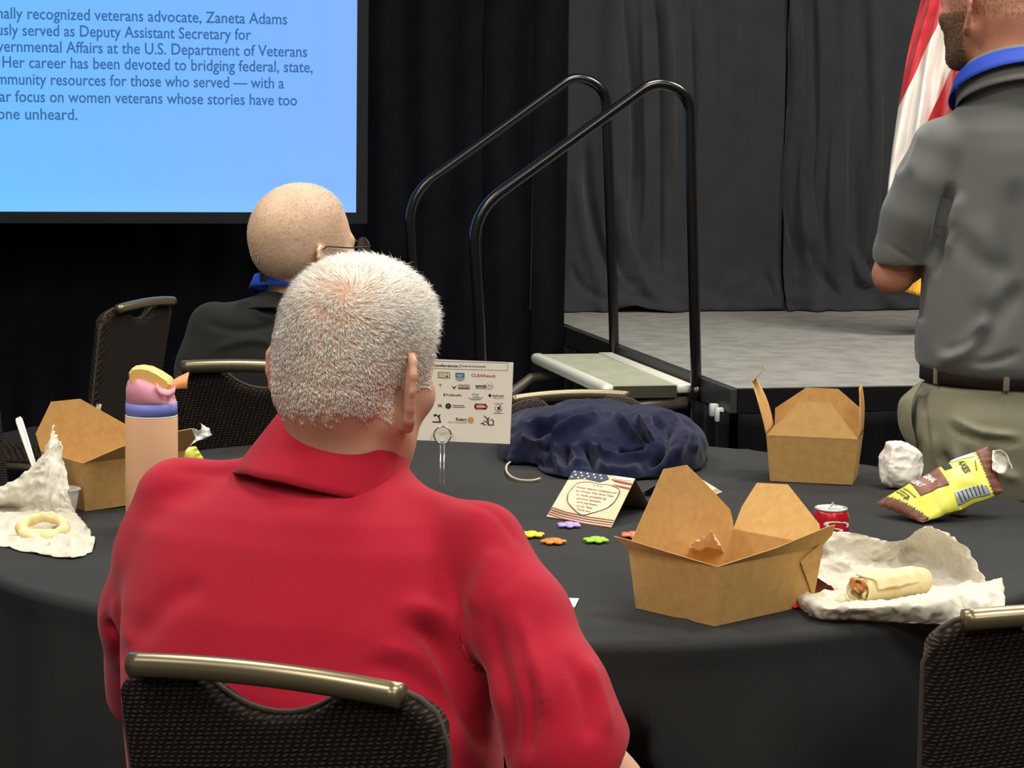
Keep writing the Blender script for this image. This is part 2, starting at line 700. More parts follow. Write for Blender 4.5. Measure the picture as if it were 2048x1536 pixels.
VB = 2.60
ub = [pxu(x, 300, VB) for x in (1100, 1398, 1568, 1800)]
swoops = [([(1170, 250), (1180, 400), (1215, 540), (1265, 600)], 9, -.03), ([(1150, 330), (1165, 470), (1200, 580)], 10, .022),
          ([(1235, 330), (1250, 480), (1300, 580), (1360, 610)], 10, .02), ([(1215, 420), (1235, 520), (1290, 600)], 8, -.03),
          ([(1140, 520), (1170, 580), (1240, 612)], 7, -.025), ([(1145, 560), (1190, 600), (1300, 614)], 6, .02)]
tops = [([(1243, -60), (1262, 110), (1270, 300), (1262, 480)], 6, -.03), ([(1300, -60), (1318, 100), (1322, 320), (1318, 590)], 7, -.028),
        ([(1330, -60), (1340, 150), (1345, 400)], 8, .022), ([(1280, -60), (1290, 200), (1290, 420), (1250, 600)], 9, .022),
        ([(1380, -60), (1388, 250), (1390, 600)], 6, -.02)]
obj_d = obj('stage_drape', drape(ub[0] - .3, ub[1], VB, ZS + .004, 3.6, [((ub[0] + ub[1]) / 2, .3, .21, .016)], swoops + tops, 150, 170, .06, 1), M_grey)
tag(obj_d, 'charcoal grey stage drape hanging behind the two black handrails', 'curtain', 'charcoal drapes at the back of the stage')
l2 = [([(1480, -40), (1485, 300), (1478, 560)], 14, .014), ([(1430, -40), (1435, 560)], 14, -.01),
      ([(1545, 560), (1500, 600), (1430, 612)], 7, .02), ([(1530, 540), (1545, 585), (1560, 610)], 6, -.02), ([(1400, 575), (1470, 600), (1560, 604)], 5, -.016)]
obj_d = obj('stage_drape', drape(ub[1], ub[2], VB + .012, ZS + .004, 3.6, [((ub[1] + ub[2]) / 2, .3, .3, .006)], l2, 90, 150, .05, 2), M_grey)
tag(obj_d, 'smooth flat charcoal stage drape right of the nearer handrail', 'curtain', 'charcoal drapes at the back of the stage')
l3 = [([(1573, -60), (1578, 250), (1580, 420), (1600, 560)], 6, -.035), ([(1592, -60), (1600, 300), (1620, 520), (1660, 600)], 8, .03),
      ([(1625, -60), (1632, 250), (1640, 480)], 6, -.035), ([(1655, -60), (1662, 300), (1668, 560)], 10, .03), ([(1700, -60), (1706, 300), (1712, 560)], 10, -.02),
      ([(1745, -60), (1752, 300), (1735, 500), (1700, 600)], 10, .025), ([(1610, 470), (1650, 560), (1700, 605)], 8, -.03), ([(1690, 480), (1730, 560), (1800, 608)], 8, .03),
      ([(1720, 500), (1770, 570), (1830, 606)], 6, -.025)]
obj_d = obj('stage_drape', drape(ub[2], ub[3] + 2.6, VB - .012, ZS + .004, 3.6, [(ub[2] + .15, .3, .13, .02), (ub[3] + 1.0, .8, .16, .02)], l3, 300, 150, .06, 3), M_grey)
tag(obj_d, 'charcoal stage drape gathered in deep folds left of the flag', 'curtain', 'charcoal drapes at the back of the stage')

VD = 2.0                                     # black drapes left of the stage
ud = [pxu(x, 200, VD) for x in (716, 968, 1063, 1150)]
ud[3] = min(ud[3], -.032)
for a, b, lab, sd in ((-5.6, ud[0] - .25, 'wide black drape behind and below the projection screen', 5), (ud[0] - .25, ud[1], 'black drape just right of the projection screen', 6),
                      (ud[1], ud[2], 'narrow black drape panel crossed by both sloping handrails', 7), (ud[2], ud[3], 'black drape panel meeting the left edge of the grey stage drape', 8)):
    n = max(30, int((b - a) * 60))
    g = drape(a, b, VD - .004 * sd, 0.01, 3.6, [((a + b) / 2, (b - a) * .7, .17, .018)], [], min(n, 260), 60, 0, sd)
    tag(obj('black_drape', g, M_black), lab, 'curtain', 'black drapes left of the stage')

# ---------------------------------------------------------------- projection screen
VS = 1.62
M_frame = mat('black_screen_border', '#1a1a1e', .7, spec=.2)
pR = onplane(712, 425, rm(0, VS), V2)
uR, zB = float(np.dot(pR - S0, U2)), float(pR[2])
WS, HS = 3.3, 1.95
scr = thing('projection_screen', 'large projection screen showing a blue slide about a veterans advocate', 'projection screen', rm(uR - WS / 2, VS, 0))
msl = bpy.data.materials.new('blue_slide_light')
msl.use_nodes = True
nt = msl.node_tree
nt.nodes.remove(nt.nodes['Principled BSDF'])
em = nt.nodes.new('ShaderNodeEmission')
nt.links.new(em.outputs[0], nt.nodes['Material Output'].inputs[0])
uvn = nt.nodes.new('ShaderNodeUVMap')
sp = nt.nodes.new('ShaderNodeSeparateXYZ')
nt.links.new(uvn.outputs[0], sp.inputs[0])


def ramp(sock, stops):
    r = nt.nodes.new('ShaderNodeValToRGB')
    while len(r.color_ramp.elements) < len(stops): r.color_ramp.elements.new(.5)
    for e, (p, c) in zip(r.color_ramp.elements, stops):
        e.position = p; e.color = lin(c)
    nt.links.new(sock, r.inputs[0])
    return r.outputs[0]


cx_ = ramp(sp.outputs[0], [(0, '#6cc8fb'), (.55, '#78c4fb'), (.78, '#84befd'), (1, '#92b9fe')])
cy_ = ramp(sp.outputs[1], [(0, '#d8ffff'), (.05, '#b4e2ff'), (.2, '#a9d4fa'), (.6, '#a9d4fa'), (1, '#b4dcfc')])
mm = nt.nodes.new('ShaderNodeMixRGB'); mm.blend_type = 'MULTIPLY'; mm.inputs[0].default_value = .40
nt.links.new(cx_, mm.inputs[1]); nt.links.new(cy_, mm.inputs[2])
nt.links.new(mm.outputs[0], em.inputs[0])
em.inputs[1].default_value = 1.12
n1, n2 = 12, 9
gu, gz = np.meshgrid(np.linspace(0, 1, n1), np.linspace(0, 1, n2))
G = S0 + (uR - WS + gu * WS)[..., None] * U2 + VS * V2 + (zB + gz * HS)[..., None] * np.array([0, 0, 1.])
obj('slide_picture', (G.reshape(-1, 3), grid_faces(n2, n1)), msl, scr, uv=np.stack([gu, gz], -1).reshape(-1, 2))
fw = .040
for nm, g in (('screen_border', rbox(uR - WS - fw, uR + fw, VS - .006, VS + .03, zB - fw, zB)),
              ('screen_border', rbox(uR, uR + fw, VS - .006, VS + .03, zB, zB + HS)),
              ('screen_border', rbox(uR - WS - fw, uR - WS, VS - .006, VS + .03, zB, zB + HS)),
              ('screen_border', rbox(uR - WS - fw, uR + fw, VS - .006, VS + .03, zB + HS, zB + HS + fw)),
              ('screen_back', rbox(uR - WS, uR, VS + .004, VS + .02, zB, zB + HS)),
              ('stand_leg', rbox(uR - WS + .3, uR - WS + .34, VS + .03, VS + .07, 0, zB + .5)),
              ('stand_leg', rbox(uR - .34, uR - .30, VS + .03, VS + .07, 0, zB + .5))):
    obj(nm, g, M_frame, scr, smooth=False)
M_ink = bpy.data.materials.new('slide_lettering')
M_ink.use_nodes = True
b_ = M_ink.node_tree.nodes['Principled BSDF']
b_.inputs['Base Color'].default_value = (0, 0, 0, 1); b_.inputs['Roughness'].default_value = 1
b_.inputs['Specular IOR Level'].default_value = 0
b_.inputs['Emission Color'].default_value = lin('#3f6ea6'); b_.inputs['Emission Strength'].default_value = 1.0
slide = [('natio', 'nally recognized veterans advocate, Zaneta Adams', 574, 49), ('previo', 'usly served as Deputy Assistant Secretary for', 502, 80),
         ('Intergo', 'vernmental Affairs at the U.S. Department of Veterans', 614, 114), ('Affairs. ', 'Her career has been devoted to bridging federal, state,', 625, 145),
         ('and co', 'mmunity resources for those who served \u2014 with a', 568, 177), ('particu', 'lar focus on women veterans whose stories have too', 594, 211),
         ('often g', 'one unheard.', 155, 240)]
for pre, vis, xe, yb in slide:
    full = text_geo(pre + vis, .056, bold=.012)
    wv = text_geo(vis, .056, bold=.012)
    e = onplane(xe, yb, rm(0, VS), V2)
    x0 = 5 if pre == 'Affairs. ' else -6
    s_ = onplane(x0, yb, rm(0, VS), V2)
    wt = float(np.dot(e - s_, U2))
    sx = wt / (wv[0][:, 0].max() - wv[0][:, 0].min())
    g = (full[0] - np.array([full[0][:, 0].max(), 0, 0]), full[1])
    o = np.array([0, 0, 0]) + e - V2 * .003
    obj('slide_text', place(g, o, U2, np.array([0, 0, 1.]), -V2, sx=sx, sy=1.0), M_ink, scr, smooth=False)

# ---------------------------------------------------------------- stage
M_deck = mat('grey_stage_carpet', '#8a8983', .95, bump=(260, .5), var=(14, '#75746e', .8), spec=.1)
M_trim = mat('dark_metal_trim', '#4a4a4a', .5, metal=.6)
M_skirt = cloth_mat('black_skirt_cloth', '#0e0e11', '#0a0a0d', sheen=.04, spec=.06)
SD = 3.2
vs = float(np.dot(onz(1500, 682, ZS) - S0, V2))
stage = thing('stage', 'raised grey carpeted stage with black skirt and metal edge', 'stage', rm(2.4, 1.6, 0))
obj('stage_deck', rbox(0, 5.4, .012, vs - .003, ZS - .05, ZS), M_deck, stage, smooth=False)
obj('stage_deck', rbox(0, 5.4, vs + .003, SD, ZS - .05, ZS), M_deck, stage, smooth=False)
obj('edge_trim', rbox(-.022, -.001, 0, SD, ZS - .075, ZS - .004), M_trim, stage, smooth=False)
obj('edge_trim', rbox(0, 5.4, -.006, .010, ZS - .075, ZS - .002), mat('black_edge_trim', '#0c0c0e', .7, spec=.2), stage, smooth=False)
nu = 360
u = np.linspace(-.0, 5.4, nu); z = np.linspace(.005, ZS - .076, 14)
UU, ZZ = np.meshgrid(u, z)
D = -.012 - (.010 + .014 * (1 - ZZ / ZS)) * np.abs(np.sin(UU * 26 + .6 * np.sin(UU * 7) + .5 * vnoise(np.stack([UU * 3, ZZ * 3, UU * 0], -1)))) ** 1.5
G = S0 + UU[..., None] * U2 + D[..., None] * V2 + ZZ[..., None] * np.array([0, 0, 1.])
obj('stage_skirt', slab(G, .003), M_skirt, stage)
u = np.linspace(.0, SD, 200)
UU, ZZ = np.meshgrid(u, z)
D = -.026 - .012 * np.abs(np.sin(UU * 24 + .6 * np.sin(UU * 5))) ** 1.5
G = S0 + D[..., None] * U2 + UU[..., None] * V2 + ZZ[..., None] * np.array([0, 0, 1.])
obj('stage_skirt', slab(G, .003), M_skirt, stage)
obj('corner_clip', rbox(-.05, -.023, .10, .125, ZS - .10, ZS - .06, .004), mat('white_clip', '#cfcfca', .4), stage)
obj('corner_clip', rbox(-.05, -.023, .05, .07, ZS - .11, ZS - .065, .004), mat('white_clip', '#cfcfca', .4), stage)

# ---------------------------------------------------------------- stair unit with handrails
M_alu = mat('white_aluminium', '#e6e3d2', .4, metal=.15, bump=(80, .1))
M_grip = mat('grey_grip_sheet', '#a3a58f', .8, bump=(400, .4), var=(18, '#93957f', .7))
M_rail = mat('gloss_black_steel', '#0b0b0c', .22, spec=.7)
M_steel = mat('dull_steel_tube', '#6e655e', .45, metal=.5)
tv0, tv1 = .33, 1.275
stairs = thing('stage_stairs', 'portable stage stairs with pale treads and black steel handrails', 'stairs', rm(-.5, .8, 0))
for k in range(3):
    zt = .585 - .195 * k
    ua, ub_ = -.335 - .285 * k, -.035 - .285 * k
    t = obj('tread', rbox(ua + .03, ub_ - .055, tv0 + .004, tv1 - .004, zt - .022, zt - .004), M_grip, stairs, smooth=False)
    ym = [S0 + (ua + .018) * U2 + v_ * V2 + np.array([0, 0, zt - .018]) for v_ in (tv0, tv0 + .02, tv1 - .02, tv1)]
    obj('tread_nosing', tube(ym, [.017, .019, .019, .017], 14), M_alu, t)
    obj('tread_nosing', rbox(ua + .018, ua + .040, tv0 + .001, tv1 - .001, zt - .03, zt, .006), M_alu, t)
    obj('tread_strip', rbox(ub_ - .055, ub_, tv0, tv1, zt - .03, zt, .005), M_alu, t)
    obj('tread_end', rbox(ua + .04, ub_ - .056, tv0 - .004, tv0 + .003, zt - .042, zt - .005), mat('dark_olive_end', '#3b3a2c', .6), t, smooth=False)
    bar = [rm(ua + .03, tv0 + .02, zt - .075), rm(ub_, tv0 + .02, zt - .055)]
    obj('cross_bar', tube(bar, .016, 10), M_steel, stairs)
for v_ in (tv0 + .02, tv1 - .02):
    obj('stringer', tube([rm(-.05, v_, .52), rm(-.335, v_, .50), rm(-.93, v_, .06), rm(-.95, v_, .02)], .018, 10), M_steel, stairs)


def pin(px, py, v):
    p = onplane(px, py, rm(0, v), V2)
    return p


def round_path(P, r, n=9):
    P = [np.asarray(p, float) for p in P]
    out = [P[0]]
    for a, b, c in zip(P[:-2], P[1:-1], P[2:]):
        d1, d2 = unit(a - b), unit(c - b)
        q = min(r, np.linalg.norm(a - b) * .49, np.linalg.norm(c - b) * .49)
        s, e = b + d1 * q, b + d2 * q
        for t in np.linspace(0, 1, n):
            out.append((1 - t) ** 2 * s + 2 * t * (1 - t) * b + t * t * e)
    out.append(P[-1])
    return np.array(out)


for v_, px_ in ((tv0 - .02, [(1393, 785), (1384, 480), (1379, 188), (1312, 160), (945, 424), (951, 560), (962, 700)]),
                (tv1 + .02, [(1229, 700), (1221, 460), (1212, 178), (1152, 148), (817, 390), (823, 520), (830, 620)])):
    Pp = [pin(x, y, v_) for x, y in px_]
    foot = Pp[0].copy(); foot[2] = .02
    foot2 = Pp[-1].copy(); foot2[2] = .02
    path = round_path([foot] + Pp[:1] + Pp[2:5] + Pp[6:] + [foot2], .11)
    # resample so that no two points coincide
    hr = obj('handrail', tube(path, .0175, 16), M_rail, stairs)
    for zc in (.56, .40):
        c = Pp[0] + (Pp[2] - Pp[0]) * ((zc - Pp[0][2]) / (Pp[2][2] - Pp[0][2]))
        obj('rail_collar', lathe([(.019, -.02), (.0225, -.018), (.0225, .018), (.019, .02)], 16, c), M_rail, hr)
    obj('rail_bolt', tube([c + np.array([0, -.018, -.02]), c + np.array([0, -.028, -.02])], .010, 10), M_alu, hr)

# ---------------------------------------------------------------- flag on its pole
mf = mat('striped_flag_satin', '#e9e2da', .5, sheen=.3)
nt = mf.node_tree
uvn = nt.nodes.new('ShaderNodeUVMap'); sp = nt.nodes.new('ShaderNodeSeparateXYZ')
nt.links.new(uvn.outputs[0], sp.inputs[0])
fr = nt.nodes.new('ShaderNodeMath'); fr.operation = 'FRACT'; nt.links.new(sp.outputs[0], fr.inputs[0])
gt = nt.nodes.new('ShaderNodeMath'); gt.operation = 'GREATER_THAN'; gt.inputs[1].default_value = .5; nt.links.new(fr.outputs[0], gt.inputs[0])
mx = nt.nodes.new('ShaderNodeMixRGB'); mx.inputs[1].default_value = lin('#c3202c'); mx.inputs[2].default_value = lin('#ece6df')
nt.links.new(gt.outputs[0], mx.inputs[0]); nt.links.new(mx.outputs[0], nt.nodes['Principled BSDF'].inputs['Base Color'])
M_gold = mat('gold_fringe', '#e0a818', .5, bump=(400, .6), sheen=.3)
M_brass = mat('brass_pole', '#b8924a', .3, metal=.8)
fl = thing('flag', 'red and white striped flag with gold fringe hanging on stage behind standing man', 'flag', rm(1.65, 1.75, ZS))
ys = np.array([-560, -300, -100, 0, 100, 200, 270, 330, 400, 480, 540, 578])
xl = np.array([1950, 1905, 1868, 1843, 1816, 1799, 1789, 1781, 1773, 1774, 1782, 1789])
xr = np.array([1985, 1990, 1992, 1994, 1996, 1996, 1996, 1996, 1996, 1998, 2000, 2004])
yq = np.linspace(-560, 578, 150)
L, R_ = np.interp(yq, ys, xl), np.interp(yq, ys, xr)
L = np.convolve(np.pad(L, 6, mode='edge'), np.ones(13) / 13, 'valid')
t = np.linspace(0, 1, 90)
PX = L[:, None] + (R_ - L)[:, None] * t
PY = yq[:, None] + (t ** 1.2 * np.clip((yq[:, None] + 200) / 778, 0, 1) ** 2 * 75)
dep = 8.85 + .05 * np.sin(t * 17 + 1.5)[None] * np.clip(t * 4, .15, 1) + .02 * np.sin(t * 41 + yq[:, None] * .01) + .25 * (1 - t)[None] * np.clip(yq[:, None] / 600, 0, 1) * -.3
dep += .03 * ridge(np.stack([PX * .02 + PY * .008, PY * .006, PX * 0], -1), 3) * .5
G = np.array([[atd(a, b, c) for a, b, c in zip(r1, r2, r3)] for r1, r2, r3 in zip(PX, PY, dep)])
s = (PX + .465 * PY - 1898) / 138.0
nr, nc = PX.shape
sh = slab(G, .003)
uvs = np.stack([s + .5, PY / 600], -1).reshape(-1, 2)
k_ = int(nr * .965)
sh = slab(G[:k_], .003)
uvk = uvs[:k_ * nc]
obj('flag_cloth', sh, mf, fl, uv=np.concatenate([uvk, uvk]))
Gf = G[k_ - 1:].copy()
Gf += .004 * np.sin(np.arange(nc) * 2.2)[None, :, None] * np.array([0, 1., 0])
obj('flag_fringe', slab(Gf, .006), M_gold, fl)
pb = atd(1990, 300, 8.95); pb = np.array([pb[0], pb[1], ZS])
obj('flag_pole', tube([pb + np.array([0, 0, .05]), pb + np.array([0, 0, 1.2]), pb + np.array([0, 0, 2.55])], .014, 14), M_brass, fl)
obj('pole_finial', lathe([(.004, 2.55), (.025, 2.57), (.03, 2.60), (.018, 2.63), (.003, 2.70)], 16, pb), M_brass, fl)
obj('pole_base', lathe([(.14, 0), (.145, .02), (.10, .04), (.03, .06), (.02, .12), (.004, .125)], 32, pb), M_brass, fl)

# ================================================================ the round table under its black cloth
ZT = 0.76
TC, TR = np.array([.005, 4.000]), .958
M_wood = mat('table_plywood', '#8a6a45', .6)
M_leg = mat('folding_leg_steel', '#5a5a5c', .4, metal=.8)
M_cloth = mat('black_tablecloth_fabric', '#323231', .85, bump=(900, .22), var=(5, '#2c2c2c', .7), spec=.12)
tb = thing('round_table', 'round banquet table hidden under the black tablecloth', 'table', (TC[0], TC[1], 0))
obj('tabletop', lathe([(.001, ZT - .022), (TR - .02, ZT - .022), (TR - .015, ZT - .012), (TR - .02, ZT - .004), (.001, ZT - .004)], 72, (TC[0], TC[1], 0)), M_wood, tb)
for sx in (-1, 1):
    for sy in (-1, 1):
        x, y = TC[0] + sx * .45, TC[1] + sy * .40
        obj('leg', tube([(x, y, ZT - .023), (x + sx * .02, y + sy * .02, .3), (x + sx * .03, y + sy * .03, .0)], .014, 10), M_leg, tb)
na = 540
ang = np.linspace(0, 2 * PI, na, endpoint=False)
rows = []
for r in np.linspace(.0, TR - .02, 60)[1:]:
    rows.append(np.stack([r * np.cos(ang), r * np.sin(ang), np.full(na, ZT)], 1))
nd = 46
fold = .5 * np.sin(ang * 11 + .8 * np.sin(ang * 3)) + .35 * np.sin(ang * 17 + 1.3 + np.sin(ang * 5)) + .25 * np.sin(ang * 29)
for i, q in enumerate(np.linspace(0, 1, nd)):
    # round over the edge and fall to the floor
    if i < 7:
        th = i / 6 * PI / 2
        r = TR - .016 + .016 * math.sin(th) + fold * .0; zz = ZT - .016 * (1 - math.cos(th))
        r = r + 0 * ang
    else:
        s = (i - 6) / (nd - 7)
        zz = ZT - .016 - s * (ZT - .016 - .012)
        amp = .055 * s ** .8
        r = TR + amp * fold + .05 * s - .004
    rows.append(np.stack([r * np.cos(ang), r * np.sin(ang), np.broadcast_to(zz, (na,))], 1))
G = np.stack(rows)
top = (G[..., 2] > ZT - .001)
rad_ = np.clip(np.hypot(G[..., 0], G[..., 1]) / .15, 0, 1)
G[..., 2] += np.where(top, rad_ * .0012 * ridge(np.stack([G[..., 0] * 3, G[..., 1] * 5, G[..., 2] * 0], -1), 2) + rad_ * .0009 * np.sin(G[..., 1] * 34 + G[..., 0] * 9) * vnoise(G * 3), 0)
# the pressed creases of a cloth that came out of a folded pile
for cpt, dr in ((np.array([.03, 3.62]), np.array([1, -.12])), (np.array([.1, 4.25]), np.array([1, .1])), (np.array([.35, 3.9]), np.array([.15, 1]))):
    n_ = np.array([-dr[1], dr[0]]) / np.linalg.norm(dr)
    dist = (G[..., :2] + TC - cpt) @ n_
    G[..., 2] += np.where(top, .0022 * np.exp(-(dist / .010) ** 2), 0)
TUCK = [(.63, 3.01, .235), (.232, 5.10, .24), (-.895, 4.46, .235), (-.10, 2.70, .53), (.99, 4.66, .22)]
side = np.hypot(G[..., 0], G[..., 1]) > TR - .001
for (cx0, cy0, reach) in TUCK:
    dv = np.array([cx0, cy0]) - TC
    L0 = np.linalg.norm(dv); dv = dv / L0
    al = G[..., :2] @ dv
    la = G[..., :2] @ np.array([-dv[1], dv[0]])
    lim = L0 - reach
    wz = np.clip((.66 - G[..., 2]) / .14, 0, 1)
    wl = np.clip((.33 - np.abs(la)) / .10, 0, 1)
    pen = np.clip(al - lim, 0, .4) * wz * wl * side
    G[..., :2] -= pen[..., None] * dv
G[..., :2] += TC
Vc = np.concatenate([[[TC[0], TC[1], ZT]], G.reshape(-1, 3)])
Fc = [(0, 1 + j, 1 + (j + 1) % na) for j in range(na)] + [tuple(i + 1 for i in f[::-1]) for f in grid_faces(len(rows), na, True)]
tc_ = obj('tablecloth', (Vc, Fc), M_cloth)
tag(tc_, 'black cloth covering the round table down to the floor', 'tablecloth')

# ================================================================ banquet chairs
mw = bpy.data.materials.new('brown_black_weave')
mw.use_nodes = True
nt = mw.node_tree
bs = nt.nodes['Principled BSDF']
bs.inputs['Roughness'].default_value = .9
bs.inputs['Specular IOR Level'].default_value = .15
uvn = nt.nodes.new('ShaderNodeUVMap')


def wave(scale, rotz, dist=1.2):
    mp = nt.nodes.new('ShaderNodeMapping')
    mp.inputs['Rotation'].default_value = (0, 0, rotz)
    nt.links.new(uvn.outputs[0], mp.inputs[0])
    wv = nt.nodes.new('ShaderNodeTexWave')
    wv.inputs['Scale'].default_value = scale
    wv.inputs['Distortion'].default_value = dist
    wv.inputs['Detail'].default_value = 1
    wv.inputs['Detail Scale'].default_value = 3
    nt.links.new(mp.outputs[0], wv.inputs[0])
    return wv.outputs['Fac']


w1, w2 = wave(62, math.radians(82), 2.0), wave(38, math.radians(20), 2.5)
mu = nt.nodes.new('ShaderNodeMath'); mu.operation = 'MULTIPLY'
nt.links.new(w1, mu.inputs[0]); nt.links.new(w2, mu.inputs[1])
cr = nt.nodes.new('ShaderNodeValToRGB')
cr.color_ramp.elements[0].position = .12; cr.color_ramp.elements[0].color = lin('#1a1512')
cr.color_ramp.elements[1].position = .75; cr.color_ramp.elements[1].color = lin('#463b32')
nt.links.new(mu.outputs[0], cr.inputs[0]); nt.links.new(cr.outputs[0], bs.inputs['Base Color'])
bp = nt.nodes.new('ShaderNodeBump'); bp.inputs['Strength'].default_value = .7; bp.inputs['Distance'].default_value = .002
nt.links.new(mu.outputs[0], bp.inputs['Height']); nt.links.new(bp.outputs[0], bs.inputs['Normal'])
M_bronze = mat('bronze_metal', '#857a60', .30, metal=.75, bump=(40, .05))
M_pipe = mat('brown_piping', '#4a4038', .9, bump=(900, .6))


def back_panel(T=.045, W0=.175, W1=.192, z0=.50, z1=.865, ns=72, nz=60):
    """upholstered back: rounded top corners, a dip in the middle of the top for the hand hole, gently curved"""
    s = np.linspace(-1, 1, ns)
    tt = np.linspace(0, 1, nz)
    corner = (1 - np.abs(s) ** 9) ** (1 / 2.2)
    topz = z1 - .055 * (1 - corner) + .012 * (1 - s * s)
    dip = .047 * np.clip(1 - (s / .46) ** 2, 0, 1) ** .8
    topz = topz - dip
    out = []
    for sg in (1, -1):
        S, Tt = np.meshgrid(s, tt)
        Z = z0 + Tt * (topz - z0)[None]
        Wd = W0 + (W1 - W0) * Tt
        X = S * Wd
        e = np.minimum(1 - np.abs(S), 2.2 * np.minimum(1 - Tt, Tt + .0))
        e = np.clip(e / .10, 0, 1)
        th = T / 2 * np.sqrt(np.clip(1 - (1 - e) ** 2, 0.0, 1))
        Y = sg * th + .28 * X * X * 1.0 - .16 * (Z - .46)
        out.append(np.stack([X, Y, Z], -1))
    Fr, Bk = out
    n = ns * nz
    f = grid_faces(nz, ns)
    V = np.concatenate([Fr.reshape(-1, 3), Bk.reshape(-1, 3)])
    F = [q[::-1] for q in f] + [tuple(i + n for i in q) for q in f]
    rim = [j for j in range(ns)] + [i * ns + ns - 1 for i in range(1, nz)] + [(nz - 1) * ns + j for j in range(ns - 2, -1, -1)] + [i * ns for i in range(nz - 2, 0, -1)]
    for a, b in zip(rim, rim[1:] + rim[:1]): F.append((a, b, b + n, a + n))
    uv = np.stack([V[:, 0], V[:, 2]], -1)
    edge = [np.array([Bk[i, 0] for i in range(nz)]), Bk[nz - 1, :], np.array([Bk[i, ns - 1] for i in range(nz - 1, -1, -1)])]
    return V, F, uv, np.concatenate(edge)


def make_chair(label, loc, rz):
    t = thing('banquet_chair', label, 'chair', loc, rz, 'bronze framed banquet chairs with brown black woven backs')
    V, F, uv, edge = back_panel()
    V = V + (0, -.20, 0)
    b = obj('backrest', (V, F), mw, t, local=True, uv=uv)
    e2 = edge[::3] + (0, -.20 - .0035, 0)
    p = obj('piping', tube(e2, .0035, 6), M_pipe, b, local=True)
    # top rail: a bronze tube lying along the rear of the top edge
    x = np.linspace(-.158, .158, 25)
    zr = .866 + .012 * (1 - (x / .19) ** 2)
    yr = -.20 - .030 + .28 * x * x - .16 * (.866 - .46)
    rl = obj('top_rail', tube(np.stack([x, yr, zr], 1), .0135, 14), M_bronze, t, local=True)
    # seat
    s = np.linspace(-1, 1, 40)
    A, B = np.meshgrid(s, s)
    e = np.clip(np.minimum(1 - np.abs(A), 1 - np.abs(B)) / .16, 0, 1)
    h = np.sqrt(np.clip(1 - (1 - e) ** 2, 0, 1))
    wid = .195 + .015 * B
    X, Y = A * wid, B * .20 + .005
    r_ = np.maximum(np.abs(A), np.abs(B)) / np.maximum((np.abs(A) ** 7 + np.abs(B) ** 7) ** (1 / 7), 1e-6)
    X, Y = X * r_, Y * r_
    up = np.stack([X, Y, .425 + .045 * h + .012 * (1 - A * A) * (1 - B * B)], -1).reshape(-1, 3)
    dn = np.stack([X, Y, np.full_like(X, .405) + .02 * (1 - h)], -1).reshape(-1, 3)
    f = grid_faces(40, 40); n = 1600
    rim = [j for j in range(40)] + [i * 40 + 39 for i in range(1, 40)] + [39 * 40 + j for j in range(38, -1, -1)] + [i * 40 for i in range(38, 0, -1)]
    SV = np.concatenate([up, dn])
    SF = list(f) + [tuple(i + n for i in q[::-1]) for q in f] + [(b2, a, a + n, b2 + n) for a, b2 in zip(rim, rim[1:] + rim[:1])]
    obj('seat', (SV, SF), mw, t, local=True, uv=SV[:, :2])
    for sx in (-1, 1):
        obj('leg', tube([(sx * .185, .175, .415), (sx * .19, .185, .2), (sx * .195, .195, 0)], .0125, 10), M_bronze, t, local=True)
        obj('leg', tube([(sx * .185, -.19, .415), (sx * .19, -.205, .2), (sx * .195, -.235, 0)], .0125, 10), M_bronze, t, local=True)
        yb = -.20 + .28 * .17 ** 2
        obj('back_upright', tube([(sx * .178, -.185, .40), (sx * .168, yb - .012 - .16 * .04, .50), (sx * .165, yb - .014 - .16 * .14, .60)], .011, 10), M_bronze, t, local=True)
        obj('seat_rail', tube([(sx * .185, -.195, .405), (sx * .187, 0, .405), (sx * .185, .185, .405)], .011, 10), M_bronze, t, local=True)
    obj('seat_rail', tube([(-.185, .185, .405), (0, .187, .405), (.185, .185, .405)], .011, 10), M_bronze, t, local=True)
    return t


def chair_at(px, py, ang, zrail=.876):
    """origin of a chair whose rail middle shows at a pixel; ang = heading of the sitter, clockwise from straight ahead"""
    p = onz(px, py, zrail)
    f = np.array([math.sin(ang), math.cos(ang)])
    o = p[:2] + f * (.20 + .03 + .065)
    return (o[0], o[1], 0), -ang


l, r = chair_at(522, 1351, math.radians(22))
chair = make_chair('brown woven banquet chair in the foreground behind the man in red', l, r)
CH_RED = l
l, r = chair_at(2188, 1229, math.radians(-8))
copy_thing(chair, l, r, 'banquet chair cut off by the lower right corner, pulled up to the table')
CH_R = l
l, r = chair_at(522, 733, math.radians(10), .917)
cb_ = copy_thing(chair, l, r, 'banquet chair with the bald man in black sitting on it')
CH_BALD = l
cb_.scale = (1.047, 1.047, 1.047)
l, r = chair_at(296, 606, math.radians(-69))
copy_thing(chair, l, r, 'empty banquet chair seen at an angle left of the bald man')
CH_D = l
p = onz(1200, 800, .80)
ce_ = copy_thing(chair, (.232, 5.10, 0), PI + math.radians(22), 'banquet chair pushed in behind the navy jacket across the table')
ce_.scale = (.915, .915, .915)
copy_thing(chair, (-.895, 4.46, 0), -math.radians(114), 'dark banquet chair just peeking in at the left frame edge')
print('CHAIRS', CH_RED, CH_R, CH_BALD, CH_D)

# ================================================================ people
def skin_mat(name, c1, c2):
    return mat(name, c1, .55, bump=(220, .12), var=(16, c2, .55), sss=.12, spec=.35)


M_skin_a = skin_mat('weathered_pink_skin', '#d0a488', '#c98e74')
M_skin_b = skin_mat('pale_tan_skin', '#d3b196', '#c59c7e')
M_skin_c = skin_mat('ruddy_skin', '#c08468', '#ab6a56')
M_eye = mat('eye_white', '#e8e4de', .2)


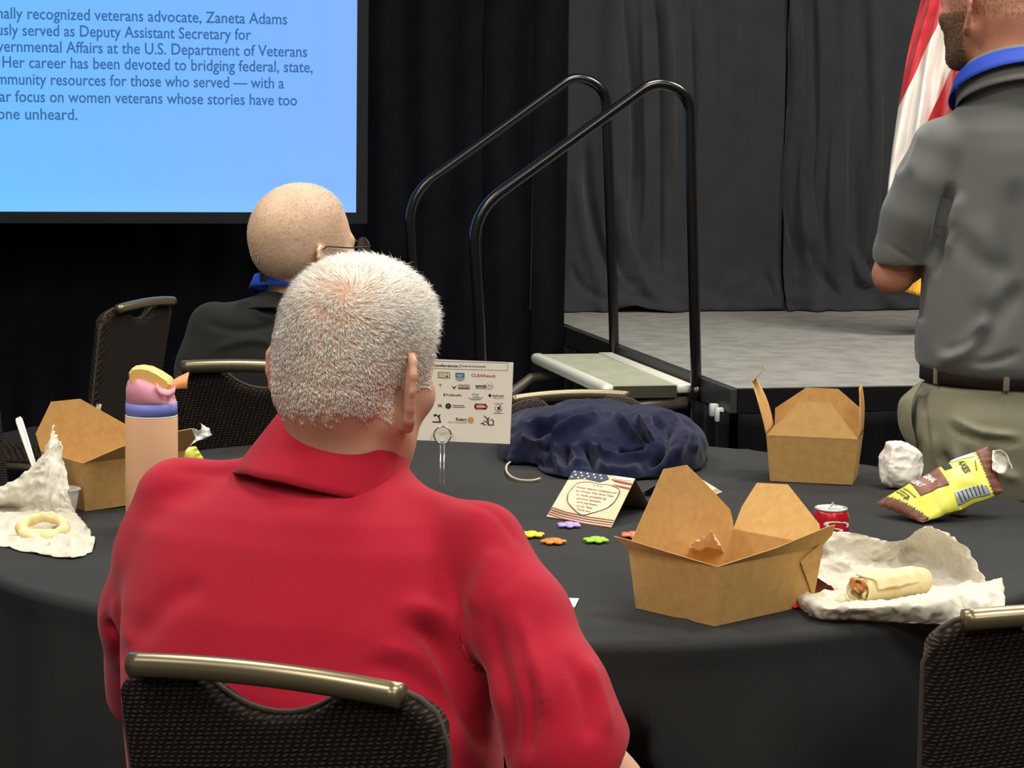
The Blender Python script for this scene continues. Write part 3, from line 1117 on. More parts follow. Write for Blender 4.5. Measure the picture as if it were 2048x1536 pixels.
def axis(lo, hi, h, fine=None, hf=None):
    if fine is None: return np.arange(lo, hi, h)
    a, b = fine
    return np.concatenate([np.arange(lo, a, h), np.arange(max(a, lo), min(b, hi), hf), np.arange(b, hi, h)])


def headrot(yaw, pitch=0.0, roll=0.0):
    """yaw clockwise seen from above, pitch > 0 looks down"""
    return rot('Z', -yaw) @ rot('X', -pitch) @ rot('Y', roll)


def add_head(f, C, R, s=1.0, ear=1.0, earz=-.034, nape=True):
    q = lambda x, y, z: C + R @ (np.array([x, y, z]) * s)
    e = lambda c, r, k=.02, Rx=None: f.ell(q(*c), np.array(r) * s, R if Rx is None else Rx, k * s)
    c_ = lambda a, b, ra, rb, k=.015: f.cap(q(*a), q(*b), ra * s, rb * s, k * s)
    e((0, -.006, .016), (.077, .097, .089), .0)
    if nape: e((0, -.05, -.03), (.062, .050, .055), .03)
    e((0, .03, -.045), (.065, .066, .082), .03)
    e((0, .034, -.088), (.050, .052, .045), .03)
    e((0, .076, -.117), (.022, .019, .018), .02)
    for sx in (-1, 1):
        c_((sx * .060, -.004, -.066), (sx * .024, .068, -.117), .016, .014, .025)
        e((sx * .047, .058, -.038), (.022, .022, .020), .02)
        c_((sx * .012, .090, -.004), (sx * .044, .076, -.003), .010, .009, .012)
        f.ell(q(sx * .031, .098, -.022), np.array([.016, .012, .011]) * s, R, .010 * s, 'sub')
        e((sx * .031, .080, -.022), (.0125, .0125, .0125), .004)
        e((sx * .012, .102, -.053), (.009, .010, .007), .006)
    c_((0, .090, -.012), (0, .113, -.048), .008, .0105, .012)
    c_((-.021, .086, -.080), (.021, .086, -.080), .006, .006, .008)
    c_((-.012, .092, -.079), (.012, .092, -.079), .006, .006, .006)
    c_((-.016, .089, -.090), (.016, .089, -.090), .007, .007, .007)
    for sx in (-1, 1):     # ears
        a = math.radians(40)
        ef = np.array([-sx * math.sin(a), math.cos(a), 0]); eu = unit([0, -.16, 1.0])
        b0 = np.array([sx * .0765, -.008, earz])
        g = lambda fw, up, out=0: b0 + ef * fw * ear + eu * up * ear + np.array([sx * out, 0, 0])
        en = unit(np.cross(ef, eu))
        Re = R @ np.stack([en, ef, eu], 1)
        f.ell(q(*g(-.004, .002, .001)), np.array([.0045, .016, .029]) * s * ear, Re, .006 * s)
        hx = [(.012, .000), (.013, .016), (.007, .029), (-.004, .035), (-.015, .031), (-.021, .018), (-.021, .002), (-.016, -.014), (-.009, -.026), (-.001, -.033)]
        P_ = [q(*g(a1, b1, .004)) for a1, b1 in hx]
        f.chain(P_, np.array([.0035, .004, .0042, .0042, .0042, .0042, .004, .0042, .006, .0068]) * s * ear, .003 * s)
        hx = [(-.006, .022), (-.011, .008), (-.010, -.008), (-.002, -.016)]
        f.chain([q(*g(a1, b1, .0035)) for a1, b1 in hx], np.array([.003, .0035, .0035, .003]) * s * ear, .003 * s)
        f.ell(q(*g(.001, -.001, .004)), np.array([.004, .0075, .011]) * s * ear, Re, .004 * s, 'sub')
        c_(tuple(g(.011, -.008, .000)), tuple(g(.009, -.016, .001)), .004, .004, .004)


def add_hand(f, wrist, fwd, up, s=1.0, curl=.6, side=1):
    """palm, four jointed fingers and a thumb; fwd points to the finger tips, up is the back of the hand"""
    fwd = unit(fwd); up = unit(np.asarray(up, float) - fwd * np.dot(up, fwd)); rt = np.cross(fwd, up)
    R = np.stack([rt, fwd, up], 1)
    f.ell(wrist + fwd * .048 * s, np.array([.040, .050, .015]) * s, R, .012)
    f.cap(wrist - fwd * .02 * s, wrist + fwd * .02 * s, .025 * s, .026 * s, .015)
    for i, (o, L) in enumerate(((-.030, .068), (-.010, .078), (.010, .074), (.029, .058))):
        p = wrist + fwd * (.088 - abs(o) * .25) * s + rt * o * s
        d = fwd.copy(); a = 0
        for j, ln in enumerate((.45, .32, .23)):
            a += curl * (.55 if j == 0 else .8)
            d2 = fwd * math.cos(a) - up * math.sin(a) + rt * o * 2
            p2 = p + unit(d2) * L * ln * s
            f.cap(p, p2, (.0092 - .0009 * j) * s, (.0086 - .0009 * j) * s, .004)
            p = p2
    p = wrist + fwd * .025 * s - rt * side * .030 * s
    for j, (ln, sp_) in enumerate(((.038, .9), (.030, .5), (.024, .2))):
        d = unit(fwd - rt * side * sp_ - up * (.25 + .2 * j))
        p2 = p + d * ln * s
        f.cap(p, p2, (.013 - .002 * j) * s, (.011 - .0015 * j) * s, .006)
        p = p2


def seated_legs(f, hipL, hipR, fwd, zk, infl=0.0, foot=True, kneeout=.06, flen=.44):
    fwd = np.array([fwd[0], fwd[1], 0]); rt = np.array([fwd[1], -fwd[0], 0])
    for hp, sx in ((hipL, -1), (hipR, 1)):
        kn = hp + fwd * flen + rt * sx * kneeout; kn[2] = zk
        an = kn + fwd * .02; an[2] = .09
        f.cap(hp, kn, .085 + infl, .062 + infl, .04)
        f.cap(kn, an, .060 + infl, .042 + infl, .03)
        if foot:
            f.cap(an + fwd * (-.03) - (0, 0, .05), an + fwd * .15 - (0, 0, .06), .036, .028, .02)


def strands(name, V, Q, C, R, s, n, mask, length, flow, radius, m, parent, lift=.6, seed=1, keep=None, wander=.15):
    """hair: every strand a thin tapered prism growing from the skin"""
    r = np.random.default_rng(seed)
    cen = V[Q].mean(1)
    L = (cen - C) @ R / s
    ok = np.where(mask(L))[0]
    if not len(ok): return None
    ar = np.linalg.norm(np.cross(V[Q[ok, 2]] - V[Q[ok, 0]], V[Q[ok, 3]] - V[Q[ok, 1]]), axis=1)
    if keep is not None: ar = ar * keep(L[ok])
    pick = r.choice(ok, n, p=ar / ar.sum())
    a, b = r.random((n, 1)), r.random((n, 1))
    q = Q[pick]
    P = (V[q[:, 0]] * (1 - a) + V[q[:, 1]] * a) * (1 - b) + (V[q[:, 3]] * (1 - a) + V[q[:, 2]] * a) * b
    nn = np.cross(V[q[:, 2]] - V[q[:, 0]], V[q[:, 3]] - V[q[:, 1]])
    nn /= np.linalg.norm(nn, axis=1)[:, None] + 1e-12
    L = (P - C) @ R / s
    nl = nn @ R
    T = flow(L)
    T = T + r.normal(0, .28, T.shape) + wander * np.stack([vnoise(L * 60 + q) for q in (3, 11, 29)], 1)
    T -= nl * (T * nl).sum(1)[:, None]
    T /= np.linalg.norm(T, axis=1)[:, None] + 1e-9
    T = T @ R.T
    ln = (length(L) * (.7 + .6 * r.random(n)))[:, None] * s
    lf = lift * (.6 + .8 * r.random((n, 1))) * (.62 + .38 * np.clip((L[:, 2:3] + .03) / .07, 0, 1))
    d1 = nn * lf + T * (1 - lf * .6); d1 /= np.linalg.norm(d1, axis=1)[:, None]
    d2 = nn * lf * .45 + T; d2 /= np.linalg.norm(d2, axis=1)[:, None]
    p0 = P - nn * np.minimum(.0012, ln * .08)
    p1 = p0 + d1 * ln * .5
    p2 = p1 + d2 * ln * .5
    sd = np.cross(d1, nn + .01); sd /= np.linalg.norm(sd, axis=1)[:, None] + 1e-9
    up = np.cross(sd, d1)
    ring = []
    for p, rr in ((p0, radius), (p1, radius * .85)):
        for k in range(3):
            t = 2 * PI * k / 3
            ring.append(p + rr * (math.cos(t) * sd + math.sin(t) * up))
    VV = np.stack(ring + [p2], 1).reshape(-1, 3)
    base = (np.arange(n) * 7)[:, None]
    F = []
    for k in range(3):
        j = (k + 1) % 3
        F.append(base + np.array([[k, j, 3 + j, 3 + k]]))
    quads = np.concatenate(F).tolist()
    tris = np.concatenate([base + np.array([[3 + k, 3 + (k + 1) % 3, 6]]) for k in range(3)]).tolist()
    return obj(name, (VV, quads + tris), m, parent)


def rows_px(rows, yaw):
    Z, CX, CY, A, B = [], [], [], [], []
    for y, xl, xr, d, b in rows:
        l, r = atd(xl, y, d), atd(xr, y, d)
        c = (l + r) / 2
        hw = (r[0] - l[0]) / 2
        a = math.sqrt(max(hw * hw - (b * math.sin(yaw)) ** 2, .0009)) / math.cos(yaw)
        Z.append(c[2]); CX.append(c[0]); CY.append(d); A.append(a); B.append(b)
    o = np.argsort(Z)
    return [np.array(v)[o] for v in (Z, CX, CY, A, B)]


def cut(f, lo, hi, p, n):
    sl, G = f._blk(np.asarray(lo), np.asarray(hi), 0)
    d = ((G - np.asarray(p, np.float32)) @ np.asarray(unit(n), np.float32)).astype(np.float32)
    f.F[sl] = np.maximum(f.F[sl], d)


def collar_geo(N, rd, fd, top, bot, htop, hbot, gap=.28, n=72, th=.0035, skew=0.0, drop=0.0):
    """fold-down collar: a stand that turns over into a leaf; open at the throat"""
    a0 = PI / 2 + gap; a1 = PI / 2 + 2 * PI - gap
    a = np.linspace(a0, a1, n)
    up = unit(np.cross(rd, fd))
    prof = [(0, top[0] - .006, top[1] - .006, hbot * .2), (0, top[0] - .003, top[1] - .003, htop * .6), (0, top[0] - .001, top[1] - .001, htop - .004), (0, top[0] + .003, top[1] + .003, htop),
            (0, top[0] + .007, top[1] + .007, htop - .005)]
    for t in np.linspace(.15, 1, 8):
        prof.append((t, top[0] + .007 + (bot[0] - top[0] - .007) * t, top[1] + .007 + (bot[1] - top[1] - .007) * t, htop - .005 + (hbot - htop + .005) * t))
    G = np.stack([N + (ra * np.cos(a))[:, None] * rd + (rb * np.sin(a))[:, None] * fd + (h + skew * t * np.cos(a) - drop * t * (1 - np.sin(a)) / 2)[:, None] * up for t, ra, rb, h in prof])
    return slab(G, th)


# ---------------------------------------------------------------- the man in the red polo shirt
YB = math.radians(22)
red = thing('person', 'seated person with short white hair in a red polo shirt, seen from behind', 'person', (-.12, 2.72, 0))
C = atd(713, 708, 2.71)
RH = headrot(math.radians(30), math.radians(9), math.radians(3))
HS_ = 1.04
fwd = np.array([math.sin(YB), math.cos(YB)])
rtv = np.array([math.cos(YB), -math.sin(YB)])
rows = [(1760, 280, 1000, 2.60, .150), (1640, 262, 1000, 2.60, .150), (1500, 250, 1000, 2.61, .150), (1400, 242, 1000, 2.62, .148), (1300, 238, 996, 2.64, .146), (1200, 243, 988, 2.66, .142),
        (1120, 254, 975, 2.68, .136), (1060, 272, 955, 2.69, .126), (1010, 325, 912, 2.70, .112), (970, 420, 850, 2.71, .092), (935, 520, 800, 2.72, .072)]
Lo = rows_px(rows, -YB)
armL = [(358, 1003, 2.74, .045), (336, 1110, 2.75, .055), (305, 1230, 2.78, .057), (289, 1390, 2.87, .049)]
armR = [(962, 1092, 2.60, .047), (1040, 1240, 2.53, .053), (1106, 1400, 2.47, .060), (1138, 1500, 2.45, .064), (1172, 1620, 2.44, .066)]
aL = [atd(*p[:3]) for p in armL]; aR = [atd(*p[:3]) for p in armR]
nb = atd(690, 955, 2.72)
# body: one continuous skin surface
hx, hy, hz = C
f = Field(axis(-.62, .48, .006, (hx - .135, hx + .135), .0026), axis(2.28, 3.42, .006, (hy - .14, hy + .15), .0026), axis(-.01, C[2] + .15, .006, (C[2] - .19, C[2] + .15), .0026))
f.loft(Lo[0][:-2], Lo[1][:-2], Lo[2][:-2], Lo[3][:-2] - .032, Lo[4][:-2] - .032, -YB, 2.3, .03)
f.cap(nb + (.0, .0, -.05), C + RH @ np.array([0, -.030, -.055]), .062, .060, .03)
f.cap(nb + (-.0, 0, -.02), aL[0] + (.03, .01, -.02), .026, .026, .03)
f.cap(nb + (.02, -.02, -.03), aR[0] + (-.03, .02, -.02), .026, .026, .03)
add_head(f, C, RH, HS_, 1.13)
wl = np.array([-.20, 3.10, .785]); wr = np.array([.05, 2.84, .62])
elL = aL[3] + (0.01, .02, -.0); elR = atd(1212, 1588, 2.46)
f.chain([aL[0], aL[1], aL[2], elL], [.026, .034, .036, .036], .03)
f.chain([elL, (elL + wl) / 2 + (-.01, 0, 0), wl], [.038, .036, .026], .02)
add_hand(f, wl, np.array([.3, 1, -.02]), (0, 0, 1), 1.0, .25, 1)
f.chain([aR[0], aR[1], aR[2], elR], [.026, .033, .036, .040], .03)
f.chain([elR, (elR + wr) / 2, wr], [.043, .036, .027], .02)
add_hand(f, wr, np.array([-.1, 1, -.25]), (0, 0, 1), 1.0, .35, -1)
pel = np.array([-.135, 2.66, .56])
f.ell(pel, (.165, .14, .12), rot('Z', -YB), .05)
hl, hr = pel + np.array([*(-rtv * .09), -.01]), pel + np.array([*(rtv * .09), -.01])
seated_legs(f, hl, hr, fwd, .52, 0, True)
Vb, Qb = f.mesh(2)
body = obj('body', (Vb, Qb), M_skin_a, red)
M_red = mat('red_polo_knit', '#ab1a30', .85, bump=(700, .35), var=(10, '#a1172b', .6), sheen=.12, spec=.12)
# shirt
f = Field(axis(-.66, .36, .0042), axis(2.30, 3.06, .0045), axis(.50, 1.16, .0042))
f.loft(Lo[0], Lo[1], Lo[2], Lo[3], Lo[4], -YB, 2.3, .03)
f.cap(atd(640, 955, 2.73), aL[0] + (0, 0, .0), .036, .041, .03)
f.cap(atd(735, 990, 2.70), aR[0], .030, .042, .03)
f.cap(atd(660, 955, 2.715), atd(672, 926, 2.72), .080, .076, .03)
f.chain(aL, [p[3] for p in armL], .035)
f.chain(aR, [p[3] for p in armR], .022)
ce = atd(1236, 1516, 2.45)
axd = unit(aR[3] - aR[2])
cut(f, (atd(1020, 1500, 2.45)[0], 2.30, .55), (.36, 2.62, .86), ce, np.array([.86, .0, -.5]))
cut(f, (-.66, 2.78, .62), (aL[3][0] + .09, 3.06, .90), aL[3] + (0, 0, -.0), unit(aL[3] - aL[2]) + np.array([0, .5, 0]))
f.plane((0, 0, .53), (0, 0, -1), .004)
Vs, Qs = f.mesh(3)
folds = [([(790, 1246), (862, 1272), (902, 1340), (940, 1430), (978, 1520)], 17, -.016), ([(770, 1214), (860, 1222), (918, 1268), (955, 1350), (985, 1440)], 22, .011),
         ([(978, 1190), (990, 1278), (1010, 1360), (1026, 1442), (1010, 1560)], 16, -.008), ([(1033, 1210), (1072, 1332), (1100, 1450)], 15, .008),
         ([(1060, 1330), (1066, 1420), (1050, 1530)], 12, -.008), ([(880, 1300), (930, 1400), (960, 1490)], 10, .004), ([(700, 1330), (800, 1345), (880, 1400), (930, 1480)], 18, -.006),
         ([(740, 1290), (840, 1312), (900, 1380)], 14, .004), ([(205, 1236), (226, 1270), (246, 1330)], 10, -.016), ([(250, 1180), (236, 1230), (262, 1300)], 14, .005),
         ([(262, 1300), (330, 1210), (420, 1160)], 26, -.005), ([(520, 1010), (640, 1035), (760, 1075)], 40, .004), ([(330, 940), (420, 945), (520, 955)], 12, -.003), ([(1000, 1090), (960, 1180), (940, 1240)], 20, .007),
         ([(1130, 1300), (1170, 1400), (1180, 1500)], 14, -.006), ([(1165, 1300), (1205, 1400), (1222, 1480)], 12, .006), ([(900, 996), (985, 1024), (1052, 1110)], 5, -.003), ([(1040, 1130), (1000, 1190)], 5, -.003)]
Vs = creases(Vs, Qs, folds)
Vs = relax(Vs, Qs, 4)
Vs = Vs + vnormals(Vs, Qs) * (.0016 * vnoise(Vs * 14))[:, None]
shirt = obj('polo_shirt', (Vs, Qs), M_red, red)
shirt['label'] = 'red short sleeved polo shirt'
N_ = atd(667, 926, 2.715)
rd = unit([math.cos(YB), -math.sin(YB), -.26]); fd = unit([math.sin(YB), math.cos(YB), -.42]); fd = unit(fd - rd * np.dot(fd, rd))
cg = collar_geo(N_, rd, fd, (.073, .070), (.103, .100), .036, -.026, .34, 80, .004, .012, .024)
cv = np.asarray(cg[0]); cv = cv + .0012 * vnoise(cv * 40)[:, None]
obj('collar', (cv, cg[1]), M_red, red)
M_jean = mat('dark_navy_trousers', '#23283a', .9, bump=(500, .3))
f = Field(axis(-.42, .40, .008), axis(2.44, 3.35, .008), axis(.04, .72, .008))
f.ell(pel, (.178, .155, .13), rot('Z', -YB), .05)
seated_legs(f, hl, hr, fwd, .52, .012, False)
f.plane((0, 0, .055), (0, 0, -1))
obj('trousers', f.mesh(2), M_jean, red)
M_shoe = mat('black_shoe_leather', '#151515', .4)


def shoes(root, ankles, fwd2, s=1.0):
    for an in ankles:
        f = Field(axis(an[0] - .2, an[0] + .2, .006), axis(an[1] - .2, an[1] + .3, .006), axis(-.005, .13, .006))
        F3 = np.array([fwd2[0], fwd2[1], 0])
        b = np.array([an[0], an[1], 0])
        f.chain([b + F3 * -.05 + (0, 0, .043), b + F3 * .06 + (0, 0, .045), b + F3 * .17 + (0, 0, .036)], [.042, .043, .036], .03)
        f.cap(b + (0, 0, .05), b + (0, 0, .10), .045, .045, .03)
        f.plane((0, 0, .001), (0, 0, -1))
        obj('shoe', f.mesh(2), M_shoe, root)


f3 = np.array([*fwd, 0]); r3 = np.array([*rtv, 0])
shoes(red, [hl + f3 * .46 - r3 * .06, hr + f3 * .46 + r3 * .06], fwd)
for sx in (-1, 1):
    c = C + RH @ (np.array([sx * .031, .0805, -.022]) * HS_)
    obj('eye', lathe([(.0005, -.0122), (.007, -.0098), (.011, -.005), (.0122, 0), (.011, .005), (.007, .0098), (.0005, .0122)], 14, c), M_eye, red)

# white hair with the scalp showing through at the crown
M_white = mat('white_hair', '#fffaf0', .6, spec=.3)
CR = np.array([.022, -.074, .060])


def scalp(L, back=-.074, front=.088):
    x, y, z = L[:, 0], L[:, 1], L[:, 2]
    earr = ((np.abs(x) > .0775) & (np.hypot(y + .012, (z + .034) * .9) < .045)) | (np.abs(x) > .0815)
    hl_ = np.where(y < -.02, back + .012 * np.clip(np.abs(x) / .07, 0, 1) ** 2, np.where(y < .048, -.026 + .0 * y, .05 + (y - .05) * .55))
    hl_ = hl_ + .010 * vnoise(L * 150) * (y < .03)
    return (z > hl_) & (y < front) & ~earr


def swirl(L):
    d = L - CR
    d[:, 2] -= .0
    t = np.stack([d[:, 0] - .55 * d[:, 2], d[:, 1] + .35 * d[:, 0], d[:, 2] * .9 + .3 * d[:, 0]], 1)
    t /= np.linalg.norm(t, axis=1)[:, None] + 1e-6
    t[:, 2] -= .55 * np.clip(-L[:, 2] / .05 + .4, 0, 1)
    t[:, 1] += .5 * np.clip(L[:, 1] / .06, 0, 1)
    t[:, 2] += .55 * np.clip((L[:, 1] - .03) / .05, 0, 1)
    return t


def hlen(L):
    up = np.clip((L[:, 2] + .02) / .09, 0, 1)
    fr = np.clip((L[:, 1] - .0) / .07, 0, 1) * up
    return .0065 + .010 * up + .024 * fr


def crown(L):
    d = np.linalg.norm((L - CR) * np.array([1, 1, .8]), axis=1)
    d2 = np.linalg.norm((L - CR - np.array([-.015, .03, .012])), axis=1)
    k = np.clip(np.minimum(d, d2) / .078, .36, 1) ** 1.3
    return (k * .8 + .2 * (vnoise(L * 90) > -.2) * k) * np.clip(.42 + .58 * (L[:, 2] + .075) / .12, .42, 1)


strands('hair', Vb, Qb, C, RH, HS_, 38000, scalp, hlen, swirl, .00040, M_white, red, .62, 4, crown, .55)

# ---------------------------------------------------------------- the bald man in black beyond the table
bald = thing('person', 'seated bald person in black shirt with blue lanyard and glasses, seen from behind', 'person', (-.47, 5.2, 0))
DB = 5.03
CB = atd(603, 482, 5.0)
RB = headrot(math.radians(51), math.radians(-4), math.radians(2))
HB = 1.17
yb_ = math.radians(10)
rows = [(1010, 402, 800, DB + .02, .145), (880, 396, 805, DB + .02, .145), (780, 390, 808, DB + .02, .142), (700, 388, 808, DB + .02, .135), (655, 396, 800, DB + .02, .125), (628, 420, 780, DB + .02, .112), (606, 470, 730, DB + .02, .09), (588, 525, 672, DB + .01, .07)]
Lb = rows_px(rows, -yb_)
aL = [atd(428, 655, DB + .02), atd(414, 740, DB + .02), atd(405, 850, DB + .1)]
aR = [atd(772, 655, DB - .05), atd(790, 740, DB - .05), atd(800, 850, DB + .03)]
nb = atd(592, 610, DB)
f = Field(axis(-.80, .02, .008, (CB[0] - .14, CB[0] + .15), .004), axis(4.72, 5.85, .008, (CB[1] - .14, CB[1] + .17), .004), axis(-.01, CB[2] + .16, .008, (CB[2] - .20, CB[2] + .16), .004))
f.loft(Lb[0], Lb[1], Lb[2], Lb[3] - .028, Lb[4] - .028, -yb_, 2.3, .03)
f.cap(nb + (0, 0, -.04), CB + RB @ np.array([0, -.006, -.06]), .064, .062, .03)
add_head(f, CB, RB, HB, 1.0, -.036, False)
f.ell(CB + RB @ np.array([0, -.045, -.025]), np.array([.066, .052, .045]), RB, .03)
None and f.cap(CB + RB @ np.array([-.05, -.075, -.112]), CB + RB @ np.array([.05, -.08, -.112]), .004, .004, .03)   # roll of skin at the nape
wl = np.array([-.62, 5.42, .66]); wr = np.array([-.33, 5.40, .66])
f.chain([aL[0], aL[1], aL[2], wl], [.034, .040, .038, .028], .03)
f.chain([aR[0], aR[1], aR[2], wr], [.034, .040, .038, .028], .03)
add_hand(f, wl, (.3, 1, -.1), (0, 0, 1), 1.05, .4, 1)
add_hand(f, wr, (-.3, 1, -.1), (0, 0, 1), 1.05, .4, -1)
fb = np.array([math.sin(yb_), math.cos(yb_)]); rb_ = np.array([fb[1], -fb[0]])
pel = np.array([-.46, 5.10, .57])
f.ell(pel, (.17, .145, .12), rot('Z', -yb_), .05)
hl, hr = pel + np.array([*(-rb_ * .09), -.01]), pel + np.array([*(rb_ * .09), -.01])
seated_legs(f, hl, hr, fb, .53, 0, True)
Vb, Qb = f.mesh(2)
Lh = (Vb - CB) @ RB / HB
obj('body', (Vb, Qb), M_skin_b, bald)
M_blk = mat('black_polo_knit', '#2a2a29', .9, bump=(600, .3), sheen=.06, spec=.1)
f = Field(axis(-.80, .02, .006), axis(4.75, 5.40, .006), axis(.52, 1.20, .006))
f.loft(Lb[0], Lb[1], Lb[2], Lb[3], Lb[4], -yb_, 2.3, .03)
f.chain(aL, [.056, .062, .060], .035)
f.chain(aR, [.056, .062, .060], .035)
f.plane((0, 0, .54), (0, 0, -1))
Vs, Qs = f.mesh(3)
Vs = creases(Vs, Qs, [([(400, 640), (470, 660), (560, 650)], 8, -.008), ([(500, 612), (520, 630), (560, 640)], 6, .008), ([(420, 700), (500, 680), (560, 690)], 8, .006), ([(470, 612), (485, 604), (500, 612)], 5, .006)])
s_ = obj('polo_shirt', (Vs, Qs), M_blk, bald); s_['label'] = 'black polo shirt'
N_ = atd(592, 606, DB)
rd = unit([math.cos(yb_), -math.sin(yb_), -.04]); fd = unit([math.sin(yb_), math.cos(yb_), -.25])
obj('collar', collar_geo(N_, rd, fd, (.080, .076), (.104, .100), .008, -.028, .3, 60, .004), M_blk, bald)
M_blue = mat('blue_lanyard_webbing', '#123aa6', .7, bump=(900, .3))
M_clipb = mat('black_plastic_clip', '#1b1c20', .4)


def band(N, rd, fd, up, ra, rb, w, th, a0, a1, slope=.25, n=60, dip=0.0):
    a = np.linspace(a0, a1, n)
    G = np.stack([N + ((ra + slope * w * t) * np.cos(a))[:, None] * rd + ((rb + slope * w * t) * np.sin(a))[:, None] * fd - (w * t + dip * (np.sin(a) + 1) ** 2)[:, None] * up for t in (0, .33, .66, 1)])
    return slab(G, th)


upb = np.cross(rd, fd)
ly = obj('lanyard', band(N_ + upb * .050, rd, fd, upb, .094, .092, .030, .002, PI * .70, PI * 2.30, .3), M_blue, bald)
ac = 1.5 * PI - .55
pc = N_ + upb * .034 + .099 * math.cos(ac) * rd + .097 * math.sin(ac) * fd
g = box(0, 0, 0, .024, .008, .032, .003)
Rc = np.stack([np.cross([0, 0, 1.], unit(math.cos(ac) * rd + math.sin(ac) * fd)), unit(math.cos(ac) * rd + math.sin(ac) * fd), [0, 0, 1.]], 1)
obj('lanyard_clip', (pc + g[0] @ Rc.T, g[1]), M_clipb, ly)
f = Field(axis(-.80, .0, .009), axis(4.85, 5.8, .009), axis(.04, .74, .009))
f.ell(pel, (.182, .158, .13), rot('Z', -yb_), .05)
seated_legs(f, hl, hr, fb, .53, .012, False)
f.plane((0, 0, .055), (0, 0, -1))
obj('trousers', f.mesh(2), M_jean, bald)
f3 = np.array([*fb, 0]); r3 = np.array([*rb_, 0])
shoes(bald, [hl + f3 * .46 - r3 * .06, hr + f3 * .46 + r3 * .06], fb)
qb = lambda x, y, z: CB + RB @ (np.array([x, y, z]) * HB)
gl = obj('glasses', tube([qb(.080, -.012, -.008), qb(.0835, .0, -.002), qb(.080, .05, -.010), qb(.072, .098, -.014), qb(.060, .108, -.014)], .0016, 6), M_clipb, bald)
obj('temple', tube([qb(-.080, -.012, -.008), qb(-.0835, .0, -.002), qb(-.080, .05, -.010), qb(-.072, .098, -.014), qb(-.060, .108, -.014)], .0016, 6), M_clipb, gl)
obj('bridge', tube([qb(-.014, .114, -.012), qb(0, .118, -.008), qb(.014, .114, -.012)], .0014, 6), M_clipb, gl)
M_lens = mat('dark_tinted_lens', '#2a2730', .12, alpha=.82, spec=.6)
for sx in (-1, 1):
    obj('eye', lathe([(.0005, -.0140), (.008, -.011), (.0128, -.0055), (.0140, 0), (.0128, .0055), (.008, .011), (.0005, .0140)], 14, qb(sx * .031, .0805, -.022)), M_eye, bald)
    a = np.linspace(0, 2 * PI, 28, endpoint=False)
    cl = np.array([sx * .037, .111, -.022])
    ring = np.stack([cl[0] + .024 * np.cos(a), cl[1] - .25 * np.abs(sx * .024 * np.cos(a)) * 0 - .12 * sx * .024 * np.cos(a), cl[2] + .021 * np.sin(a)], 1)
    P = np.array([qb(*p) for p in ring])
    obj('lens', plate(P, .0022), M_lens, gl, smooth=False)
    obj('lens_rim', tube(np.concatenate([P, P[:2]]), .0013, 6, False), M_clipb, gl)
M_stub = mat('sandy_grey_stubble', '#d9c8b0', .6)
strands('hair', Vb, Qb, CB, RB, HB, 8500, lambda L: scalp(L, -.080, .08), lambda L: .0030 + .004 * np.clip(L[:, 1] / .05, 0, 1) * (L[:, 2] > .04), swirl, .00034, M_stub, bald, 1.0, 6,
        lambda L: np.where(L[:, 2] > .055, .45 + .5 * (np.abs(L[:, 0] - .02) < .05) * (L[:, 1] > -.05), .9))

# ---------------------------------------------------------------- the standing man in the grey polo shirt
DS = 4.66
st = thing('person', 'standing person in grey polo shirt and khaki trousers at the right edge, seen from behind', 'person', (.99, DS, 0))
CS = atd(1980, -6, DS + .03)
RS = headrot(math.radians(-40), math.radians(4), 0)
ysd = math.radians(-14)                      # he is turned a little to the left
rows = [(748, 1860, 2194, DS, .128), (738, 1846, 2204, DS, .138), (722, 1832, 2214, DS, .142), (690, 1830, 2216, DS, .140), (600, 1838, 2212, DS, .132), (520, 1850, 2208, DS, .130), (430, 1868, 2200, DS, .130), (350, 1882, 2188, DS, .128),
        (300, 1888, 2180, DS, .124), (260, 1894, 2168, DS, .116), (228, 1912, 2146, DS, .104), (198, 1938, 2116, DS, .088), (172, 1962, 2092, DS, .068)]
Ls = rows_px(rows, -ysd)
armL = [(1878, 292, DS - .03, .048), (1852, 360, DS - .03, .054), (1828, 430, DS - .02, .058), (1806, 505, DS, .060)]
armR = [(2170, 292, DS + .03, .048), (2196, 380, DS + .03, .056), (2222, 500, DS + .06, .060)]
aL = [atd(*p[:3]) for p in armL]; aR = [atd(*p[:3]) for p in armR]
nb = atd(2022, 175, DS)
f = Field(axis(.55, 1.42, .0085, (CS[0] - .13, CS[0] + .15), .0042), axis(4.22, 5.15, .0085, (CS[1] - .14, CS[1] + .14), .0042), axis(-.01, CS[2] + .16, .0085, (CS[2] - .2, CS[2] + .16), .0042))
f.loft(Ls[0], Ls[1], Ls[2], Ls[3] - np.where(Ls[0] < 1.08, .060, .038), Ls[4] - np.where(Ls[0] < 1.08, .056, .038), -ysd, 2.3, .03)
f.cap(nb + (0, 0, -.05), CS + RS @ np.array([0.006, -.035, -.05]), .070, .064, .03)
f.cap(nb + (0, 0, -.03), aL[0] + (.02, 0, -.02), .026, .026, .03)
f.cap(nb + (0, 0, -.03), aR[0] + (-.02, 0, -.02), .026, .026, .03)
add_head(f, CS, RS, 1.0, 1.05, -.036)
elL = atd(1786, 548, DS + .02); wl = atd(1905, 470, DS + .26)
elR = atd(2245, 560, DS + .06); wr = atd(2060, 470, DS + .30)
f.chain([aL[0], aL[2], elL], [.028, .036, .037], .03)
f.chain([elL, (elL + wl) / 2, wl], [.038, .038, .027], .02)
f.chain([aR[0], aR[1], elR], [.028, .036, .037], .03)
f.chain([elR, (elR + wr) / 2, wr], [.038, .038, .027], .02)
add_hand(f, wl, (.75, .2, .25), (-.2, .9, .2), 1.0, .9, -1)
add_hand(f, wr, (-.75, .2, .25), (.2, .9, .2), 1.0, .9, 1)
